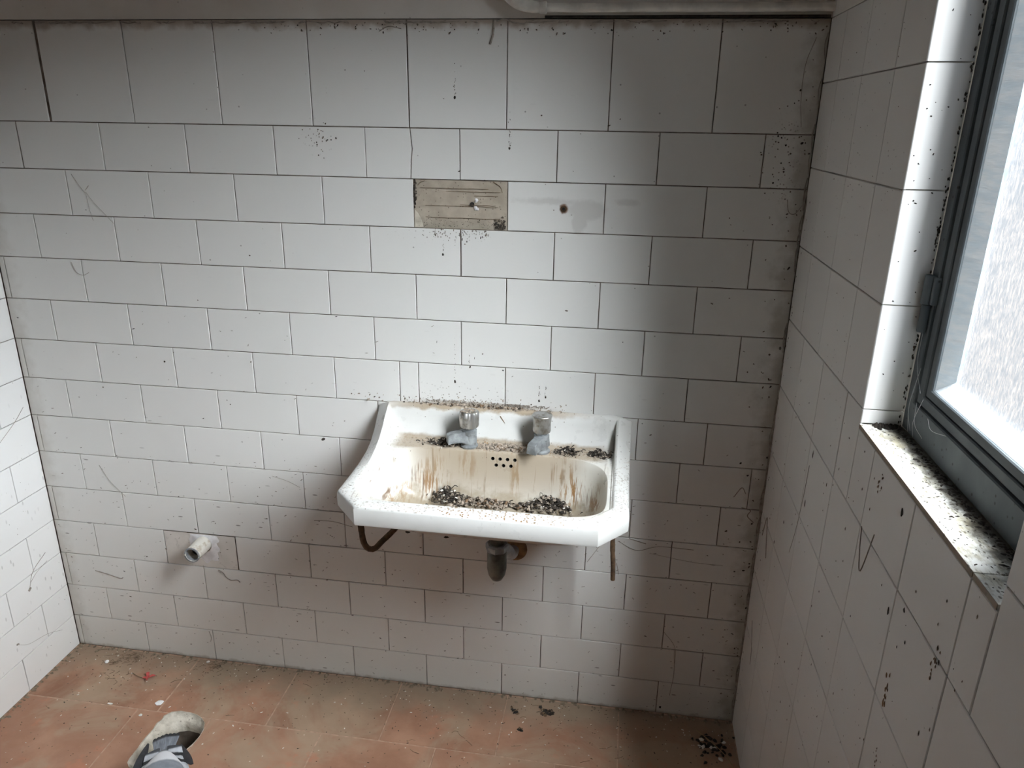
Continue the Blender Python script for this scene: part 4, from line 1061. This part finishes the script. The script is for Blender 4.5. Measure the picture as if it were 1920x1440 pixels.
ll([(-0.19, 0.145), (-0.16, 0.125), (-0.10, 0.11), (-0.05, 0.085)], 0.0006); ll([(-0.19, 0.148), (-0.196, 0.15)], 0.004); ll([(-0.02, 0.73), (-0.06, 0.70), (-0.14, 0.655)], 0.0009)
for _ in range(70): flake(bm, (XL+0.0005, -random.uniform(0.01, 0.4), random.uniform(0.02, 0.8)), (1, 0, 0), random.uniform(0.0005, 0.0012), 0.001, 1.4, random.uniform(0, 3))
obj('cobweb_strands', bm, COBWEB, wall_left)['kind'] = 'stuff'

# litter on the floor
bm = bmesh.new()
def in_hole(x_, y_): return 0.262 < x_ < 0.412 and -0.39 < y_ < -0.183
for _ in range(900):
    x_ = random.uniform(XL+0.01, XR-0.01); y_ = -abs(random.gauss(0.0, 0.09))-0.006 if random.random() < 0.45 else -random.uniform(0.01, 0.62)
    if in_hole(x_, y_): continue
    mi = random.choices((0, 1, 2), (4, 3, 2.2))[0]
    flake(bm, (x_, y_, 0.0002), (0, 0, 1), random.uniform(0.0006, 0.0019)*(0.8 if mi == 0 else 1), random.uniform(0.0004, 0.0015), random.choice((1, 1.6, 2.4)), random.uniform(0, 3.1), mi)
for _ in range(170):                                 # dust roll along the wall foot
    x_ = random.uniform(XL+0.005, XR-0.005); flake(bm, (x_, -abs(random.gauss(0.002, 0.006))-0.001, 0.0002), (0, 0, 1), random.uniform(0.002, 0.006), random.uniform(0.001, 0.0035), 1.8, random.uniform(-0.4, 0.4), 4)
for _ in range(80):
    y_ = -random.uniform(0.0, 0.45); flake(bm, (XL+abs(random.gauss(0.002, 0.006)), y_, 0.0002), (0, 0, 1), random.uniform(0.0015, 0.005), random.uniform(0.001, 0.003), 1.8, 1.5, 4)
for _ in range(24):                                   # twigs and fibres
    x_ = random.uniform(XL+0.03, XR-0.06); y_ = -random.uniform(0.015, 0.24)
    if in_hole(x_, y_): continue
    a = random.uniform(-0.7, 0.7); l_ = random.uniform(0.010, 0.035); k_ = random.uniform(-.2, .2)*l_
    strands(bm, [(x_, y_, 0.0015), (x_+l_*0.5*math.cos(a)-k_*math.sin(a), y_+l_*0.5*math.sin(a)+k_*math.cos(a), 0.003), (x_+l_*math.cos(a), y_+l_*math.sin(a) if y_+l_*math.sin(a) < -0.004 else -0.004, 0.0015)], random.uniform(0.0003, 0.0006), 3)
for cx_, cy, n_ in ((0.055, -0.03, 22), (0.02, -0.045, 14), (0.30, -0.03, 16), (0.06, -0.105, 10)):
    for _ in range(n_):
        a = random.uniform(0, 6.28); l_ = random.uniform(0.01, 0.028); x_, y_ = random.gauss(cx_, 0.018), min(-0.008, random.gauss(cy, 0.010))
        strands(bm, [(x_, y_, 0.0015), (x_+l_*0.5, min(-.004, y_+0.4*l_*math.sin(a)), 0.005), (x_+l_*math.cos(a), min(-.004, y_+l_*math.sin(a)*0.7), 0.002)], 0.0004, 3)
fl = obj('floor_litter', bm, [DIRT_AND_SHADE, DIRTBROWN, CRUMBWHITE, TWIG, DUST]); tag(fl, 'scattered grit, crumbs and fine twigs strewn over the terracotta floor', 'litter', None, 'stuff')

# clumps of dropped plaster and dirt, each its own thing
def clump(name, label, c0, spread, n_, cols, weights, cat='debris', smax=0.007, hh=0.006, nrm=(0, 0, 1), tw=0, heap=0.0):
    bm = bmesh.new()
    for _ in range(n_):
        gx, gy = random.gauss(0, 1), random.gauss(0, 1)
        p = (gx*spread[0], gy*spread[1], heap*random.random()*math.exp(-0.5*(gx*gx+gy*gy)))
        nrm = (random.gauss(0, 0.45), random.gauss(-0.15, 0.45), 1) if heap else nrm
        flake(bm, p, nrm, random.uniform(0.25, 1)*smax, random.uniform(0.3, 1)*hh, random.uniform(1, 1.8), random.uniform(0, 3), random.choices(range(len(cols)), weights)[0])
    for _ in range(tw):
        gx, gy = random.gauss(0, 1), random.gauss(0, 1)
        p = Vector((gx*spread[0], gy*spread[1], 0.002 + heap*random.random()*math.exp(-0.5*(gx*gx+gy*gy)))); a = random.uniform(0, 6.28); l_ = random.uniform(0.006, 0.016)
        q = p + Vector((math.cos(a), math.sin(a), 0.2))*l_
        strands(bm, [p, (p+q)/2+Vector((0, 0, random.uniform(.001, .005))), q], random.uniform(0.0006, 0.0012), 0)
    o = obj(name, bm, cols); o.location = c0
    return tag(o, label, cat, None, 'stuff')
clump('dirt_clump', 'small heap of black dirt and white flakes on the floor in the right corner', (1.628, -0.085, 0.0005), (0.022, 0.020), 60, [DIRT_AND_SHADE, CRUMBWHITE], (6, 1.4))
clump('dirt_clump', 'dark dirt clump on the floor below the right end of the washbasin', (1.225, -0.045, 0.0005), (0.010, 0.006), 22, [DIRT_AND_SHADE, DIRTBROWN], (2, 1), tw=6)
clump('dirt_clump', 'dark dirt crumbs on the floor below the middle of the washbasin', (1.145, -0.055, 0.0005), (0.006, 0.006), 12, [DIRT_AND_SHADE, DIRTBROWN], (2, 1), smax=0.005)
clump('dirt_clump', 'tiny dark dirt tuft on the floor below the washbasin, nearest the camera', (1.165, -0.115, 0.0005), (0.004, 0.004), 9, [DIRT_AND_SHADE, DIRTBROWN], (2, 1), smax=0.004)

def blob(name, label, loc, s_, mat, cat, k_=1.0, twist=0.0, group=None):
    bm = bmesh.new(); bmesh.ops.create_icosphere(bm, subdivisions=2, radius=1.0)
    for v in bm.verts:
        f = 1 + 0.35*mnoise.noise(v.co*1.7 + Vector(loc)*37)
        v.co = Vector((v.co.x*s_*k_*f, v.co.y*s_*f, max(-0.001, v.co.z*s_*0.45*f)))
    o = obj(name, bm, mat, None, smooth=50); o.location = loc; o.rotation_euler = (0, 0, twist)
    return tag(o, label, cat, group)
WH = simple('white_fluff', (0.86, 0.85, 0.83), 0.9, 0, 150, 0.08, 0.8)
blob('down_feather', 'larger white down feather on the floor behind the drain hole', (0.241, -0.176, 0.002), 0.0085, WH, 'feather', 1.2, 0.5)
blob('down_feather', 'white down feather on the floor near the far left corner', (0.010, -0.058, 0.002), 0.0075, WH, 'feather', 0.8, 0.2)
blob('plaster_crumb', 'white plaster crumb on the floor left of the drain hole', (0.218, -0.221, 0.001), 0.0042, CRUMBWHITE, 'crumb')
blob('plaster_crumb', 'white plaster crumb on the floor right of the pigeon', (0.405, -0.322, 0.001), 0.0040, CRUMBWHITE, 'crumb')
blob('plaster_crumb', 'long white plaster crumb on the floor joint left of the drain hole', (0.118, -0.198, 0.001), 0.0030, CRUMBWHITE, 'crumb', 2.6)
blob('plaster_crumb', 'white plaster crumb upright against the foot of the tiled wall', (0.282, -0.012, 0.001), 0.0048, CRUMBWHITE, 'crumb')
# red scrap
bm = bmesh.new()
for ang, l_, w_, lift in ((0.4, 0.020, 0.010, 0.006), (2.0, 0.016, 0.009, 0.010), (3.6, 0.013, 0.008, 0.004), (5.2, 0.015, 0.008, 0.007)):
    d = Vector((math.cos(ang), math.sin(ang), 0)); s_ = Vector((-d.y, d.x, 0)); rr = []
    for q in range(6):
        t = q/5; c_ = d*l_*t + Vector((0, 0, 0.001+lift*math.sin(t*2.4))); hw_ = w_*0.5*math.sin(math.pi*(0.15+0.8*t))
        rr.append([c_-s_*hw_+Vector((0, 0, .001)), c_+Vector((0, 0, -.0004)), c_+s_*hw_+Vector((0, 0, .001)), c_+Vector((0, 0, .0006))])
    loft(bm, rr, True, True, True)
bmesh.ops.recalc_face_normals(bm, faces=bm.faces)
o = obj('petal_scrap', bm, simple('red_petal', (0.52, 0.085, 0.075), 0.6, 0, 60, 0.2, 0.2), None, smooth=50); o.location = (0.158, -0.098, 0.0005)
tag(o, 'small crumpled red petal lying on the floor near the left corner', 'petal')
bm = bmesh.new(); strands(bm, [(0, 0, 0), (-0.022, 0.004, 0.002), (-0.042, 0.014, 0.0005)], 0.0009)
o = obj('dry_stalk', bm, TWIG); o.location = (0.148, -0.101, 0.002); tag(o, 'thin dry stalk on the floor beside the red petal', 'stalk')
bm = bmesh.new(); strands(bm, [(0, 0, 0), (0.06, -0.07, 0.0015), (0.095, -0.155, 0.0)], 0.0011)
o = obj('straw', bm, simple('yellow_straw', (0.36, 0.25, 0.13), 0.8)); o.location = (1.598, -0.045, 0.004); tag(o, 'long straight straw on the floor across the right corner dirt heap', 'straw')

# droppings and litter in the basin
mt = [DIRT_AND_SHADE, DROPPING, CRUMBWHITE]
clump('bird_dropping_litter', 'black curled bird droppings on the left of the washbasin ledge', (0.975, -0.060, 0.7335), (0.026, 0.008), 110, mt, (3, 3, .4), 'droppings', 0.0046, 0.004, tw=46, heap=0.010)
clump('bird_dropping_litter', 'flat brown mat of droppings on the washbasin ledge between the taps', (1.108, -0.058, 0.7335), (0.028, 0.008), 260, [DROPPING, DIRTBROWN], (8, 1), 'droppings', 0.007, 0.003, heap=0.009)
clump('bird_dropping_litter', 'dark curled droppings on the washbasin ledge just right of the right tap', (1.250, -0.060, 0.7335), (0.014, 0.008), 80, mt, (4, 3, .4), 'droppings', 0.0046, 0.004, tw=40, heap=0.012)
clump('bird_dropping_litter', 'grey droppings at the right end of the washbasin ledge', (1.320, -0.060, 0.7335), (0.014, 0.007), 80, mt, (3, 4, 1), 'droppings', 0.0046, 0.004, tw=36, heap=0.010)
clump('bird_dropping_litter', 'dirt crust along the top of the washbasin back edge', (1.055, -0.0075, 0.8080), (0.085, 0.003), 240, [DROPPING, DIRTBROWN, DIRT_AND_SHADE], (7, 1.5, .6), 'droppings', 0.0045, 0.003, heap=0.005)
clump('bird_dropping_litter', 'black droppings heap on the left of the bowl bottom', (0.990, -0.108, 0.622), (0.019, 0.012), 260, mt, (5, 4, .8), 'droppings', 0.0046, 0.004, tw=70, heap=0.030)
clump('bird_dropping_litter', 'grey brown litter in the middle of the bowl bottom', (1.080, -0.110, 0.619), (0.045, 0.010), 260, [DROPPING, DIRTBROWN, DIRT_AND_SHADE], (6, 2, .6), 'droppings', 0.0058, 0.004, heap=0.014)
clump('bird_dropping_litter', 'black droppings heap on the right of the bowl bottom', (1.215, -0.108, 0.622), (0.030, 0.012), 320, mt, (5, 4, .8), 'droppings', 0.0046, 0.004, tw=90, heap=0.028)
bm = bmesh.new(); strands(bm, [(0, 0, 0), (0.010, -0.002, -0.014), (0.022, -0.004, -0.034)], 0.0012)
o = obj('dry_stalk', bm, TWIG); o.location = (1.093, -0.021, 0.795); tag(o, 'thin dark stalk leaning on the washbasin back between the taps', 'stalk')

# dirt on the sill
bm = bmesh.new()
for _ in range(260):
    y_ = random.uniform(Y1W+0.01, Y0W-0.012); x_ = XR+0.053-abs(random.gauss(0, 0.008))
    flake(bm, (x_, y_, ZS), (0, 0, 1), random.uniform(0.0007, 0.0024), random.uniform(0.0006, 0.002), random.uniform(1, 2.4), random.uniform(0, 3))
for _ in range(130):
    x_ = random.uniform(XR+0.016, XR+0.052); flake(bm, (x_, Y0W-0.002-abs(random.gauss(0, 0.006)), ZS), (0, 0, 1), random.uniform(0.0014, 0.0034), random.uniform(0.001, 0.005), random.uniform(1, 2), random.uniform(0, 3))
for _ in range(160): flake(bm, (random.uniform(XR+0.004, XR+0.05), random.uniform(Y1W+0.01, Y0W-0.01), ZS), (0, 0, 1), random.uniform(0.0005, 0.0012), 0.0006, random.uniform(1, 3), random.uniform(0, 3))
o = obj('sill_dirt', bm, DIRT_AND_SHADE); tag(o, 'black dirt and dead insects heaped along the back of the marble window sill', 'dirt', None, 'stuff')
bm = bmesh.new(); WB = simple('silver_web', (0.55, 0.56, 0.56), 0.6, 0, 60, 0.1, 0)
for a, b in (((fx-0.001, -0.531, 1.17), (fx-0.002, -0.565, 1.09)), ((fx-0.002, -0.545, 1.10), (fx-0.004, -0.562, 1.035)), ((fx-0.001, -0.530, 1.215), (fx-0.004, -0.538, 1.18)), ((fx-0.002, -0.56, 1.075), (fx-0.003, -0.60, 1.04)), ((fx-0.001, -0.60, 1.068), (fx-0.002, -0.66, 1.069)), ((fx-0.001, -0.548, 1.12), (fx-0.003, -0.552, 1.03)), ((fx-0.001, -0.575, 1.085), (fx-0.003, -0.572, 1.03))):
    strands(bm, [a, ((a[0]+b[0])/2-0.004, (a[1]+b[1])/2+0.003, (a[2]+b[2])/2-0.006), b], 0.00025)
o = obj('cobweb', bm, WB); tag(o, 'loose silvery cobweb threads across the grey window frame', 'cobweb', None, 'stuff')
